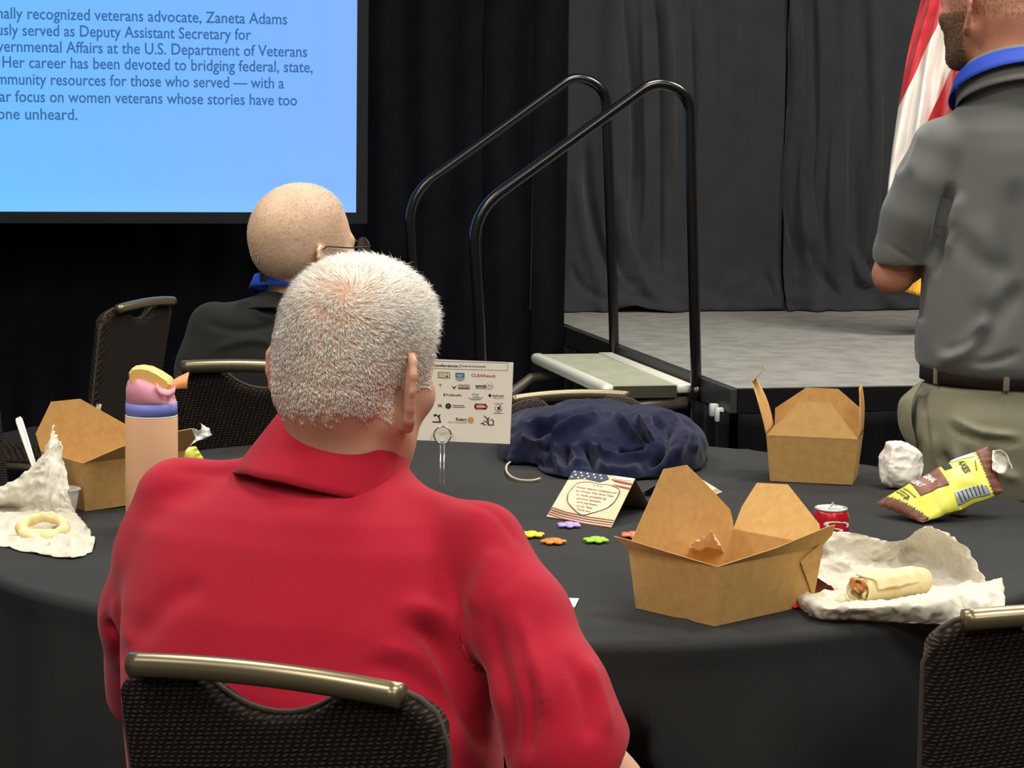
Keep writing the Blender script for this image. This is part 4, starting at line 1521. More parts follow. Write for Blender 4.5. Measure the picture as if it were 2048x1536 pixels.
fs = np.array([math.sin(ysd), math.cos(ysd), 0]); rs = np.array([fs[1], -fs[0], 0])
pc = np.array([(Ls[1][2]), DS, 0])
pc = np.array([atd(2022, 800, DS)[0], DS + .01, 0])
legs = []
for sx in (-1, 1):
    hp = pc + rs * sx * .095 + (0, 0, .86); kn = pc + rs * sx * .115 + fs * .02 + (0, 0, .48); an = pc + rs * sx * .13 - fs * .01 + (0, 0, .09)
    legs.append((hp, kn, an))
    f.chain([hp, kn, an], [.078, .055, .038], .03)
    f.cap(an - fs * .03 - (0, 0, .05), an + fs * .15 - (0, 0, .06), .034, .028, .02)
f.ell(pc + (0, 0, .87), (.150, .100, .08), rot('Z', -ysd), .05)
Vb, Qb = f.mesh(2)
obj('body', (Vb, Qb), M_skin_c, st)
M_gp = mat('grey_polo_jersey', '#636461', .75, bump=(600, .25), var=(8, '#5c5d5a', .5), sheen=.25, spec=.25)
f = Field(axis(.58, 1.42, .005), axis(4.38, 4.98, .0055), axis(.86, 1.58, .005))
f.loft(Ls[0], Ls[1], Ls[2], Ls[3], Ls[4], -ysd, 2.3, .03)
f.cap(nb + (0, 0, -.035), aL[0] + (0, 0, .0), .040, .044, .03)
f.cap(nb + (0, 0, -.035), aR[0] + (0, 0, .0), .040, .044, .03)
f.cap(atd(2026, 205, DS), atd(2026, 168, DS - .01), .092, .088, .02)
f.chain(aL, [p[3] for p in armL], .028)
f.chain(aR, [p[3] for p in armR], .028)
ce = atd(1800, 522, DS)
cut(f, (.58, 4.38, 1.05), (atd(1846, 500, DS)[0], 4.98, 1.30), ce, aL[3] - aL[1] + np.array([.045, 0, -.01]))
ce = atd(2226, 522, DS + .06)
cut(f, (atd(2205, 500, DS)[0], 4.38, 1.05), (1.42, 4.98, 1.30), ce, aR[2] - aR[1])
Vs, Qs = f.mesh(3)
folds = [([(1905, 360), (1885, 430), (1868, 500), (1850, 540)], 10, -.022), ([(1925, 380), (1905, 460), (1890, 520)], 10, .012), ([(1830, 255), (1812, 300), (1790, 350)], 7, -.008), ([(1850, 250), (1835, 300), (1815, 360)], 8, .007),
         ([(1990, 620), (1930, 700), (1860, 722)], 16, .016), ([(1975, 650), (1930, 690), (1875, 706)], 9, -.008), ([(2048, 560), (1985, 650), (1940, 730)], 18, -.012), 
         ([(2048, 700), (1990, 722), (1930, 728)], 8, -.006), ([(1900, 450), (1960, 520), (2040, 540)], 22, -.006), ([(1950, 420), (1970, 520), (1960, 640)], 26, .006), ([(2030, 350), (2020, 480), (1985, 600)], 24, -.008), ([(1845, 560), (1842, 640), (1835, 700)], 14, .004),
         ([(1760, 478), (1800, 505), (1848, 532)], 4, -.004), ([(1920, 440), (1890, 480), (1865, 560)], 8, -.008)]
Vs = creases(Vs, Qs, folds)
Vs = relax(Vs, Qs, 1)
s_ = obj('polo_shirt', (Vs, Qs), M_gp, st); s_['label'] = 'grey polo shirt'
N_ = atd(2026, 172, DS)
rd = unit([math.cos(ysd), -math.sin(ysd), 0]); fd = unit([math.sin(ysd), math.cos(ysd), -.52])
upb = np.cross(rd, fd)
obj('collar', collar_geo(N_, rd, fd, (.092, .090), (.116, .112), .040, -.022, .3, 70, .004, 0, .02), M_gp, st)
obj('lanyard', band(N_ + upb * .028, rd, fd, upb, .110, .108, .040, .002, PI * .68, PI * 2.32, .45, 60, .0), M_blue, st)
# trousers, belt
M_khaki = mat('olive_khaki_twill', '#8d8a74', .85, bump=(500, .35), var=(7, '#817e69', .6), sheen=.1, spec=.15)
f = Field(axis(.68, 1.32, .006), axis(4.40, 4.95, .006), axis(.02, 1.0, .006))
rows = [(985, 1850, 2205, DS + .01, .125), (940, 1830, 2222, DS + .01, .142), (870, 1812, 2236, DS + .01, .150), (820, 1814, 2234, DS + .01, .144), (785, 1838, 2210, DS + .005, .130), (764, 1848, 2200, DS, .124)]
Lt = rows_px(rows, -ysd)
f.loft(Lt[0], Lt[1], Lt[2], Lt[3], Lt[4], -ysd, 2.3, .03)
for hp, kn, an in legs:
    f.chain([hp + (0, 0, -.03), (hp + kn) / 2, kn, (kn + an) / 2, an - (0, 0, .04)], [.100, .092, .080, .074, .070], .035)
f.plane((0, 0, .035), (0, 0, -1))
Vt, Qt = f.mesh(3)
folds = [([(1893, 840), (1920, 868), (1990, 884), (2048, 888)], 5, -.010), ([(1895, 830), (1960, 862), (2048, 872)], 5, .008), ([(1905, 880), (1930, 940), (2000, 985)], 10, .010), ([(1880, 900), (1920, 970)], 9, -.010),
         ([(1838, 775), (1840, 830), (1838, 890)], 6, .008), ([(1848, 790), (1850, 840), (1862, 900)], 5, -.006), ([(1950, 900), (1990, 940), (2048, 960)], 10, .008), ([(1862, 850), (1880, 930), (1920, 1000)], 8, .006), ([(1960, 870), (2000, 930)], 9, -.006)]
Vt = creases(Vt, Qt, folds)
tr = obj('trousers', (Vt, Qt), M_khaki, st); tr['label'] = 'khaki trousers'
# gaping side pocket
P_ = [[atd(x, y, d) for x, y, d in r] for r in ([(1846, 762, DS - .06), (1832, 770, DS - .05), (1826, 776, DS - .03)], [(1826, 800, DS - .08), (1808, 800, DS - .06), (1800, 802, DS - .03)], [(1822, 840, DS - .085), (1802, 838, DS - .06), (1797, 838, DS - .02)],
                                               [(1830, 880, DS - .08), (1808, 868, DS - .06), (1804, 866, DS - .02)], [(1834, 905, DS - .07), (1826, 900, DS - .06), (1822, 896, DS - .03)])]
obj('pocket', slab(patch(P_, 30, 14), .003), M_khaki, tr)
M_belt = mat('dark_brown_leather', '#261a18', .5, bump=(200, .15))
bt = []
a = np.linspace(0, 2 * PI, 90)
for h in (-.014, .006, .028, .052):
    row = []
    for t in a:
        u_, v_ = math.cos(t), math.sin(t)
        k = 1 / (abs(u_) ** 2.3 + abs(v_) ** 2.3) ** (1 / 2.3)
        aa = np.interp(.945, Lt[0], Lt[3]) + .006; bb = np.interp(.945, Lt[0], Lt[4]) + .006
        p = np.array([np.interp(.945, Lt[0], Lt[1]), DS + .003, .938 + h]) + rs * u_ * k * aa + fs * v_ * k * bb
        p[2] -= .10 * (u_ * k * aa) * .5 + .05 * v_ * k * bb * .0
        row.append(p)
    bt.append(row)
obj('belt', slab(np.array(bt), .004), M_belt, st)
for xx in (1856, 1978, 2090):
    p = atd(xx, 770 + (xx - 1856) * .02, 4.52)
    lp = None
    # loop stands just off the belt on the side towards the camera
    u_ = (p[0] - np.interp(.945, Lt[0], Lt[1])) / (np.interp(.945, Lt[0], Lt[3]) + .006)
    u_ = max(-.98, min(.98, u_))
    v_ = -(1 - abs(u_) ** 2.3) ** (1 / 2.3)
    aa = np.interp(.945, Lt[0], Lt[3]) + .006; bb = np.interp(.945, Lt[0], Lt[4]) + .006
    p = np.array([np.interp(.945, Lt[0], Lt[1]), DS + .003, .950]) + rs * u_ * aa + fs * v_ * bb - fs * .006
    p[2] -= .05 * u_ * aa
    obj('belt_loop', box(p[0], p[1], p[2], .012, .006, .058, .002), M_khaki, tr)
shoes(st, [l_[2] for l_ in legs], fs[:2])
for sx in (-1, 1):
    obj('eye', lathe([(.0005, -.0122), (.007, -.0098), (.011, -.005), (.0122, 0), (.011, .005), (.007, .0098), (.0005, .0122)], 14, CS + RS @ np.array([sx * .031, .0805, -.022])), M_eye, st)
M_beard = mat('brown_grey_beard', '#7d6a50', .6)
bd = lambda L: (L[:, 2] < -.028) & (L[:, 2] > -.150) & (L[:, 1] > .006 - .25 * (L[:, 2] + .06)) & ((L[:, 2] < -.070) | (np.abs(L[:, 0]) > .046)) & ~((np.abs(L[:, 0]) > .079) & (np.hypot(L[:, 1] + .012, L[:, 2] + .034) < .042))
strands('beard', Vb, Qb, CS, RS, 1.0, 9000, bd, lambda L: .007 + 0 * L[:, 0], lambda L: np.stack([L[:, 0] * 2, L[:, 1] * 2, -.15 + 0 * L[:, 0]], 1), .00040, M_beard, st, .8, 8)
strands('hair', Vb, Qb, CS, RS, 1.0, 9000, lambda L: scalp(L, -.05, .08), lambda L: .0035 + 0 * L[:, 0], swirl, .00035, mat('light_brown_buzz_cut', '#8f7a5e', .6), st, .5, 9)

# ================================================================ things on the table
M_kraft = mat('kraft_cardboard', '#c69d62', .85, bump=(300, .15), var=(70, '#b98f54', .7), spec=.2)
ZB = ZT + .0015


def takeout(label, Fp, aL, aR, w_, d_, h, ex, flaps, group='kraft takeout boxes'):
    eL = np.array([math.cos(aL), math.sin(aL), 0]); eR = np.array([math.cos(aR), math.sin(aR), 0])
    F0 = np.array([Fp[0], Fp[1], ZB])
    cen = F0 + eL * w_ / 2 + eR * d_ / 2
    root = thing('takeout_box', label, 'takeout box', cen, 0, group)
    bot = {'F': F0, 'L': F0 + eL * w_, 'R': F0 + eR * d_, 'B': F0 + eL * w_ + eR * d_}
    top = {k: v + np.array([0, 0, h]) + {'F': -eL - eR, 'L': eL - eR, 'R': eR - eL, 'B': eL + eR}[k] * ex for k, v in bot.items()}
    order = ['F', 'R', 'B', 'L']
    th = .0012
    inner = {k: v + (cen - bot[k]) * np.array([1, 1, 0]) * .012 for k, v in bot.items()}
    innt = {k: v + (cen - top[k]) * np.array([1, 1, 0]) * .012 for k, v in top.items()}
    V = [bot[k] for k in order] + [top[k] for k in order] + [inner[k] + (0, 0, th) for k in order] + [innt[k] for k in order]
    Fc = [(3, 2, 1, 0), (8, 9, 10, 11)]
    for i in range(4):
        j = (i + 1) % 4
        Fc += [(i, j, 4 + j, 4 + i), (8 + j, 8 + i, 12 + i, 12 + j), (4 + i, 4 + j, 12 + j, 12 + i)]
    obj('box_body', (np.array(V), Fc), M_kraft, root, smooth=False)
    out = {'FL': -eR, 'FR': -eL, 'LB': eL, 'RB': eR}
    for side, ang_, outline, *rest in flaps:
        a, b = top[side[0]], top[side[1]]
        o = out[side]
        ang_ = math.radians(ang_)
        d = np.array([0, 0, 1.]) * math.cos(ang_) + o * math.sin(ang_)
        bow = rest[0] if rest else 0
        P = np.array([a + (b - a) * s + d * t for s, t in outline])
        if not bow:
            obj('flap', plate(P, .0011), M_kraft, root, smooth=False)
        else:       # a flap that curls along its length
            t = np.linspace(0, 1, 12)
            n_ = np.cross(unit(b - a), d)
            lo, ro = catmull([p for p in outline[:len(outline) // 2]], 12), catmull([p for p in outline[len(outline) // 2:]], 12)
            G = []
            for i in range(12):
                l = a + (b - a) * lo[i][0] + d * lo[i][1]; r = a + (b - a) * ro[i][0] + d * ro[i][1]
                G.append([l + (r - l) * q + o * bow * (-(lo[i][1] / .1) ** 2) for q in np.linspace(0, 1, 5)])
            obj('flap', slab(np.array(G), .0011), M_kraft, root)
    return root, bot, top, eL, eR


dg = math.radians
F_ = onz(1430, 1253, ZB)
bxA, bot, top, eL, eR = takeout('open brown takeout box in front, next to the unwrapped burrito', F_, dg(133), dg(45), .150, .212, .0855, .009,
    [('LB', 8, [(0, 0), (1, 0), (1, .012), (.98, .030), (.72, .082), (.60, .104), (.38, .103)]),
     ('RB', 42, [(0, .0), (1, 0), (1.04, .040), (1.02, .084), (.68, .090), (.14, .034)]),
     ('FL', 50, [(0, 0), (1, 0), (1.04, .030), (.9, .028), (.4, .012)]),
     ('FR', 36, [(0, 0), (1.0, 0), (1.03, .020), (.99, .042), (.93, .042), (.5, .016)])])
nrm = unit(np.cross(top['R'] - bot['F'], top['F'] - bot['R']))
nrm = nrm if np.dot(nrm, -eL) > 0 else -nrm
tab = np.array([onplane(x, y, bot['F'] + nrm * .003, nrm) for x, y in ((1601, 1124), (1648, 1082), (1627, 1196))])
obj('corner_tab', plate(tab, .0012), M_kraft, bxA, smooth=False)
# crumpled tissue in the box
M_tissue = mat('greasy_paper_tissue', '#e8d2b4', .6, alpha=.75, bump=(120, .3))
rows = [[onz(x, y, ZT + z) for x, y, z in r] for r in ([(1360, 1112, .03), (1385, 1120, .03), (1420, 1128, .03), (1452, 1122, .03)], [(1368, 1105, .05), (1395, 1095, .07), (1425, 1085, .075), (1450, 1105, .055)],
                                                       [(1382, 1090, .080), (1404, 1074, .100), (1424, 1060, .112), (1440, 1088, .085)])]
G = patch(rows, 30, 30); G += (.004 * ridge(G * 45, 2))[..., None] * grid_normals(G)
tag(obj('paper_tissue', slab(G, .0006), M_tissue), 'crumpled translucent tissue inside the front takeout box', 'tissue')

F_ = onz(1705, 970, ZB); L_ = onz(1540, 962, ZB)
aL_ = math.atan2(L_[1] - F_[1], L_[0] - F_[0])
bxB, bot, top, eL, eR = takeout('upright open takeout box at the far right side of the table', F_, aL_, aL_ - PI / 2, float(np.linalg.norm(L_ - F_)), .125, .088, .0085,
    [('FL', -14, [(0, 0), (1, 0), (.66, .067), (.32, .066)]),
     ('RB', 4, [(0, 0), (1, 0), (1, .034), (.66, .076), (.30, .076), (0, .034)]),
     ('LB', 12, [(0, 0), (.05, .05), (.22, .098), (.9, .0), (.92, .05), (.72, .098)], -.014),
     ('FR', 4, [(0, 0), (.06, .045), (.25, .092), (.9, .0), (.9, .045), (.70, .092)], .012)])
lt = [top['L'] + (top['B'] - top['L']) * s + (np.array([0, 0, 1.]) * math.cos(dg(12)) + eL * math.sin(dg(12))) * .098 + eL * .0134 for s in (.22, .72)]
tp = [p - eL * .022 + np.array([0, 0, .026]) for p in lt]
obj('flap_tip', plate(np.array([lt[0], lt[1], tp[1] * .8 + tp[0] * .2, tp[0] * .8 + tp[1] * .2]), .0011), M_kraft, bxB, smooth=False)

F_ = onz(170, 1023, ZB)
bxC, bot, top, eL, eR = takeout('takeout box with raised lid behind the pastel water bottle', F_, dg(126), dg(47), .150, .205, .0855, .009,
    [('LB', 4, [(0, 0), (1, 0), (1, .010), (.40, .084), (.12, .084), (-.04, .030)]),
     ('FR', 40, [(0, 0), (1.0, 0), (1.05, .030), (.96, .058), (.6, .050), (.3, .030)]),
     ('RB', 78, [(0, 0), (1, 0), (.75, .05), (.3, .05)])])

# ---------------------------------------------------------------- water bottle
M_peach = mat('peach_powder_coat', '#e6b48c', .6, bump=(700, .12))
M_lilac = mat('periwinkle_band', '#7880d0', .5)
M_pink = mat('dusty_pink_plastic', '#dc94a4', .5)
M_yel = mat('butter_yellow_plastic', '#ecbe6e', .45)
M_orn = mat('orange_silicone', '#e8925c', .55)
bc = onz(304, 1062, ZB)
bt_ = thing('water_bottle', 'pastel water bottle with peach body and pink lid beside takeout box', 'water bottle', bc)
R_ = .0425
obj('bottle_body', lathe([(.03, 0), (R_ - .003, .001), (R_, .006), (R_, .188), (R_ - .0006, .190)], 56, bc), M_peach, bt_)
obj('white_ring', lathe([(R_ - .004, .189), (R_ - .0002, .190), (R_ - .0002, .1925), (R_ - .004, .193)], 56, bc), mat('off_white_ring', '#efe6dc', .5), bt_)
obj('lid_band', lathe([(R_ - .004, .1925), (R_ - .0004, .193), (R_ - .0008, .213), (R_ - .004, .2135)], 56, bc), M_lilac, bt_)
n = 56
prof = [(R_ - .004, .213), (R_ - .0012, .2135), (R_ - .0015, .231), (R_ - .004, .242), (R_ - .009, .250), (R_ - .016, .254), (.012, .255), (.001, .255)]
lv, lf = lathe(prof, n, bc)
lv = np.array(lv)
m_ = lv[:, 2] > bc[2] + .228                       # the lid top slopes down to the right and has a rounded shoulder
lv[m_, 2] -= np.clip((lv[m_, 0] - bc[0] + .01) * .42, -.004, .03)
ld = obj('lid', (lv, lf), M_pink, bt_)
px_ = [(263, 758), (262, 742), (268, 734), (284, 732), (302, 735), (322, 745), (340, 757), (346, 766), (342, 776), (318, 782), (290, 778), (266, 772)]
poly = [(atd(x, y, bc[1])[0] - bc[0], atd(x, y, bc[1])[2]) for x, y in px_]
nn = len(poly); Vq = []
for k, (yy, sc_) in enumerate(((-.027, .90), (-.022, 1), (.022, 1), (.027, .90))):
    c0 = np.mean(poly, 0)
    for x, z in poly: Vq.append((bc[0] + c0[0] + (x - c0[0]) * sc_, bc[1] + yy, c0[1] + (z - c0[1]) * sc_))
Fq = [tuple(range(nn)), tuple(range(3 * nn, 4 * nn))[::-1]] + [(k * nn + i, (k + 1) * nn + i, (k + 1) * nn + (i + 1) % nn, k * nn + (i + 1) % nn) for k in range(3) for i in range(nn)]
obj('flip_cap', (np.array(Vq), Fq), M_yel, ld, smooth=False)
pp = [atd(x, y, bc[1] - .012) for x, y in ((312, 772), (326, 777), (342, 774), (358, 766), (376, 760))]
G = np.stack([catmull(np.array(pp) + np.array([0, yy, zz]), 24) for yy, zz in ((-.012, -.002), (-.006, .004), (.006, .006), (.012, .004))])
G[..., 2] += np.linspace(0, 1, 24)[None] ** 2 * np.array([-.010, -.002, .004, .006])[:, None]
obj('carry_strap', slab(G, .004), M_orn, ld)
pp = [atd(x, y, bc[1] - R_ + .002 + abs(x - 325) * .0002) for x, y in ((312, 779), (322, 790), (338, 793), (350, 786))]
G = np.stack([catmull(np.array(pp) + np.array([0, .006, .010]), 14), catmull(np.array(pp) + np.array([0, 0, .003]), 14), catmull(pp, 14)])
obj('lid_button', slab(G, .003), M_pink, ld)

# ---------------------------------------------------------------- paper wrappers and food
M_paper = mat('greasy_white_deli_paper', '#e4dfd0', .7, bump=(60, .5), var=(30, '#d6cfba', .6), trans=0, spec=.3)
_nt = M_paper.node_tree
_b = _nt.nodes['Principled BSDF']
_tl = _nt.nodes.new('ShaderNodeBsdfTranslucent'); _tl.inputs[0].default_value = lin('#e8e2d2')
_mx = _nt.nodes.new('ShaderNodeMixShader'); _mx.inputs[0].default_value = .25
_nt.links.new(_b.outputs[0], _mx.inputs[1]); _nt.links.new(_tl.outputs[0], _mx.inputs[2])
_nt.links.new(_mx.outputs[0], _nt.nodes['Material Output'].inputs[0])


def paper(rows, nr, nc, amp, freq, seed=0, th=.0005):
    G = patch([[onz(x, y, ZT + z) for x, y, z in r] for r in rows], nr, nc)
    N = grid_normals(G)
    e = np.minimum.outer(np.minimum(np.arange(nr), nr - 1 - np.arange(nr)) / nr * 12 + .4, np.ones(nc) * 9)
    d = amp * (ridge(G * freq + seed, 3) - .3)
    G = G + d[..., None] * N * np.clip(e, 0, 1)[..., None]
    # ragged rim
    r_ = vnoise(np.stack([np.arange(nc) * .3, np.zeros(nc), np.full(nc, seed)], 1)) * .003
    G[0, :, :2] += r_[:, None]; G[-1, :, :2] += r_[::-1, None]
    G[..., 2] = np.maximum(G[..., 2], ZB + .001)
    return slab(G, th)


g = paper([[(-70, 1080, .002), (0, 1092, .002), (90, 1112, .002), (147, 1117, .002), (184, 1104, .002)],
           [(-70, 1040, .004), (0, 1062, .008), (90, 1082, .008), (150, 1092, .010), (188, 1078, .006)],
           [(-70, 1008, .014), (0, 1015, .014), (80, 1030, .016), (140, 1036, .024), (170, 1050, .012)],
           [(-70, 985, .034), (-5, 1000, .034), (60, 992, .042), (115, 1000, .046), (150, 1018, .036)],
           [(0, 982, .044), (40, 960, .066), (80, 945, .080), (112, 950, .080), (137, 985, .060)],
           [(70, 935, .086), (85, 920, .100), (100, 905, .112), (118, 905, .110), (134, 935, .092)],
           [(98, 890, .118), (102, 868, .136), (105, 850, .150), (111, 868, .136), (122, 893, .120)]], 110, 90, .0052, 30, 1)
tag(obj('deli_paper', g, M_paper), 'crumpled white deli paper with pointed peak at the left table edge', 'paper wrapper', 'deli paper wrappers')
g = paper([[(1588, 1210, .002), (1640, 1238, .002), (1720, 1241, .002), (1830, 1247, .002), (1930, 1251, .002), (2008, 1243, .002)],
           [(1582, 1192, .014), (1648, 1212, .024), (1720, 1212, .028), (1800, 1203, .034), (1900, 1192, .036), (2005, 1168, .030)],
           [(1590, 1172, .022), (1655, 1200, .012), (1735, 1203, .006), (1820, 1196, .006), (1905, 1180, .010), (1988, 1168, .026)],
           [(1612, 1150, .016), (1675, 1160, .003), (1750, 1165, .003), (1830, 1165, .003), (1905, 1158, .006), (1972, 1165, .024)],
           [(1640, 1120, .024), (1685, 1125, .022), (1755, 1128, .014), (1828, 1130, .010), (1900, 1128, .022), (1962, 1145, .034)],
           [(1648, 1090, .046), (1700, 1094, .042), (1765, 1102, .034), (1818, 1100, .030), (1880, 1090, .052), (1945, 1112, .052)],
           [(1655, 1064, .064), (1715, 1067, .062), (1775, 1082, .050), (1812, 1078, .050), (1855, 1051, .088), (1908, 1075, .074)]], 120, 140, .0046, 34, 5)
tag(obj('deli_paper', g, M_paper), 'large sheet of white deli paper unfolded under the half eaten burrito', 'paper wrapper', 'deli paper wrappers')

M_tort = mat('flour_tortilla', '#e6d6a4', .75, bump=(160, .2), var=(45, '#d3b878', .7), sss=.05)
M_fill = mat('orange_filling', '#c87a3c', .6, bump=(120, .5))
# the folded tortilla end at the left
c = onz(86, 1056, ZT + .020)
f = Field(axis(c[0] - .07, c[0] + .07, .0022), axis(c[1] - .06, c[1] + .06, .0022), axis(c[2] - .03, c[2] + .04, .0022))
a = np.linspace(0, 2 * PI, 15)
P = [c + np.array([.034 * math.cos(t), .026 * math.sin(t), .013 * math.sin(t)]) for t in a]
f.chain(P, [.0076 + .0018 * math.sin(3 * i) for i in range(15)], .006)
f.ell(c - (0, 0, .014), (.036, .028, .007), None, .006)
f.cap(c + (-.020, -.012, -.008), c + (.014, -.012, -.005), .0075, .007, .004)
f.cap(c + (-.036, .0, -.004), c + (-.044, .01, -.002), .007, .004, .006)
f.cap(c + (.034, -.004, -.006), c + (.046, .0, -.010), .006, .003, .006)
V, Q = f.mesh(1); V = V + vnormals(V, Q) * (.0016 * vnoise(V * 110))[:, None]
tag(obj('tortilla_end', (V, Q), M_tort), 'folded tortilla end lying on the peaked deli paper', 'tortilla')

# the half eaten burrito
p0, p1 = onz(1716, 1184, ZT + .033), onz(1838, 1164, ZT + .031)
ax = unit(p1 - p0); ax[2] *= .3; ax = unit(ax)
sd = np.array([-ax[1], ax[0], 0]); sd = unit(sd); upv = np.cross(ax, sd)
upv = upv if upv[2] > 0 else -upv
m = 60; nA = 64
Lb_ = np.linalg.norm(p1 - p0)
Vt = []
for i, q in enumerate(np.linspace(0, 1.13, m)):
    rr = .0235 * (1 if q < .92 else math.sqrt(max(1 - ((q - .92) / .22) ** 2, .02)))
    rr *= 1 - .10 * math.exp(-(q / .08) ** 2)
    for t in np.linspace(0, 2 * PI, nA, endpoint=False):
        lap = .0022 * max(0, math.cos((t - 1.9))) ** 6
        Vt.append(p0 + ax * q * Lb_ + (rr + lap) * (math.cos(t) * sd + .92 * math.sin(t) * upv))
Vt = np.array(Vt); Fq = grid_faces(m, nA, True) + [tuple(range((m - 1) * nA, m * nA))]
in_ = []
for i, q in enumerate(np.linspace(0, .14, 6)):
    for t in np.linspace(0, 2 * PI, nA, endpoint=False):
        in_.append(p0 + ax * q * Lb_ + (.0185 - .001 * i) * (math.cos(t) * sd + .92 * math.sin(t) * upv))
o_ = len(Vt)
Fi = [tuple(j + o_ for j in q_[::-1]) for q_ in grid_faces(6, nA, True)] + [tuple(range(o_ + 5 * nA, o_ + 6 * nA))[::-1]]
Fi += [(i, (i + 1) % nA, o_ + (i + 1) % nA, o_ + i)[::-1] for i in range(nA)]
Vt = np.concatenate([Vt, np.array(in_)])
Vt = Vt + .0014 * vnoise(Vt * 70)[:, None] * np.array([1, 1, 1.])
br = thing('burrito', 'half eaten burrito resting on the large deli paper', 'burrito', (p0 + p1) / 2 - (0, 0, .03))
obj('tortilla_wrap', (Vt, Fq + Fi), M_tort, br)
sp_ = [p0 + ax * (.004 + .004 * math.sin(5 * t)) + (.004 + .0021 * t) * (math.cos(t) * sd + math.sin(t) * upv) for t in np.linspace(0, 6.6, 50)]
obj('rolled_layers', tube(sp_, .0028, 8), M_tort, br)
# loose flap of tortilla over the top
fl_ = patch([[p0 + ax * s * Lb_ + (.0250 + .0025 * math.sin(s * 5)) * (math.cos(t) * sd + .92 * math.sin(t) * upv) + ax * .01 * math.sin(t * 3) for t in (2.9, 2.3, 1.7, 1.25 + .35 * abs(s - .4))] for s in (.05, .25, .45, .62, .72)], 30, 24)
fl_ += (.0015 * vnoise(fl_ * 80))[..., None]
obj('tortilla_fold', slab(fl_, .0022), M_tort, br)
f = Field(axis(p0[0] - .04, p0[0] + .03, .0018), axis(p0[1] - .04, p0[1] + .04, .0018), axis(p0[2] - .03, p0[2] + .04, .0018))
for k in range(9):
    f.ell(p0 + ax * .002 + sd * (.012 * math.cos(k * 2.4)) + upv * (.010 + .006 * math.sin(k * 1.7)), (.005, .004, .004), None, .003)
obj('filling', f.mesh(1), M_fill, br)
c = onz(1660, 1200, ZT + .016)
f = Field(axis(c[0] - .05, c[0] + .05, .002), axis(c[1] - .04, c[1] + .04, .002), axis(c[2] - .03, c[2] + .03, .002))
for k, (x, y, z, r) in enumerate(((-.018, 0, -.004, .012), (-.008, .006, .002, .012), (.002, -.004, .000, .012), (.010, .004, .004, .011), (.018, 0, -.003, .010), (.0, .01, .004, .010), (-.012, -.008, -.006, .009))):
    f.ell(c + (x, y, z), (r, r * .8, r * .8), None, .005)
V, Q = f.mesh(1); V = V + vnormals(V, Q) * (.003 * vnoise(V * 130))[:, None]
tag(obj('tortilla_scrap', (V, Q), mat('creamy_scrap', '#ece4cc', .7, bump=(150, .4), var=(60, '#ddc994', .6))), 'torn whitish tortilla scrap left of the half eaten burrito', 'food scrap')
P = np.array([onz(1630, 1193, ZT + .010), onz(1668, 1180, ZT + .024), onz(1660, 1170, ZT + .030), onz(1634, 1153, ZT + .040)])
g = plate(P, .004)
tag(obj('sauce_packet', g, mat('dark_red_packet_foil', '#5a1210', .25, spec=.7), smooth=False), 'dark red glossy sauce packet between front takeout box and burrito', 'sauce packet')

# fork, cup
M_plas = mat('white_plastic', '#eeebe2', .35)
h0, h1 = atd(94, 1012, 3.98), atd(36, 835, 4.07)
rt_ = unit(np.cross(h1 - h0, [0, 1., 0]))
nrm_ = unit(np.cross(rt_, h1 - h0))
h0[2] = max(h0[2], ZB + .004)
fk = thing('fork', 'white plastic fork standing up behind the peaked deli paper', 'fork', h0)
wd_ = [.0030, .0032, .0042, .0056, .0062, .0060, .0040]
G = np.array([[h0 + (h1 - h0) * q + rt_ * w2 * s + nrm_ * .0012 * (1 - s * s) for s in (-1, -.5, 0, .5, 1)] for q, w2 in zip((.0, .2, .45, .7, .9, .97, 1.0), wd_)])
obj('handle', slab(catmull(G, 40), .0024), M_plas, fk)
G = np.array([[h0 + (h1 - h0) * q + rt_ * w2 * s + nrm_ * .003 * (s * s) for s in (-1, -.5, 0, .5, 1)] for q, w2 in ((-.0, .003), (-.04, .007), (-.08, .010), (-.12, .011))])
fg = patch(G, 16, 10); fg[..., 2] = np.maximum(fg[..., 2], ZB + .002)
hd = obj('fork_head', slab(fg, .0016), M_plas, fk)
for k in (-.75, -.25, .25, .75):
    e0 = h0 - (h1 - h0) * .12 + rt_ * .0105 * k
    e1 = e0 + nrm_ * -.02 + (0, 0, .003)
    e0[2] = max(e0[2], ZB + .003); e1[2] = max(e1[2], ZB + .002)
    obj('tine', tube([e0, (e0 + e1) / 2, e1], [.0013, .0012, .0006], 8), M_plas, hd)
cc = onz(127, 1026, ZB)
M_clear = mat('clear_plastic_cup', '#e6e4dc', .15, alpha=.45, spec=.6)
cp = thing('portion_cup', 'small clear plastic portion cup behind the peaked deli paper', 'cup', cc)
obj('cup_wall', lathe([(.001, .0), (.019, .0), (.021, .003), (.027, .041), (.0262, .041), (.0205, .004), (.001, .0015)], 36, cc), M_clear, cp)
obj('cup_rim', lathe([(.0265, .0405), (.0300, .0408), (.0302, .0425), (.0285, .0435), (.0265, .0432)], 36, cc), M_clear, cp)

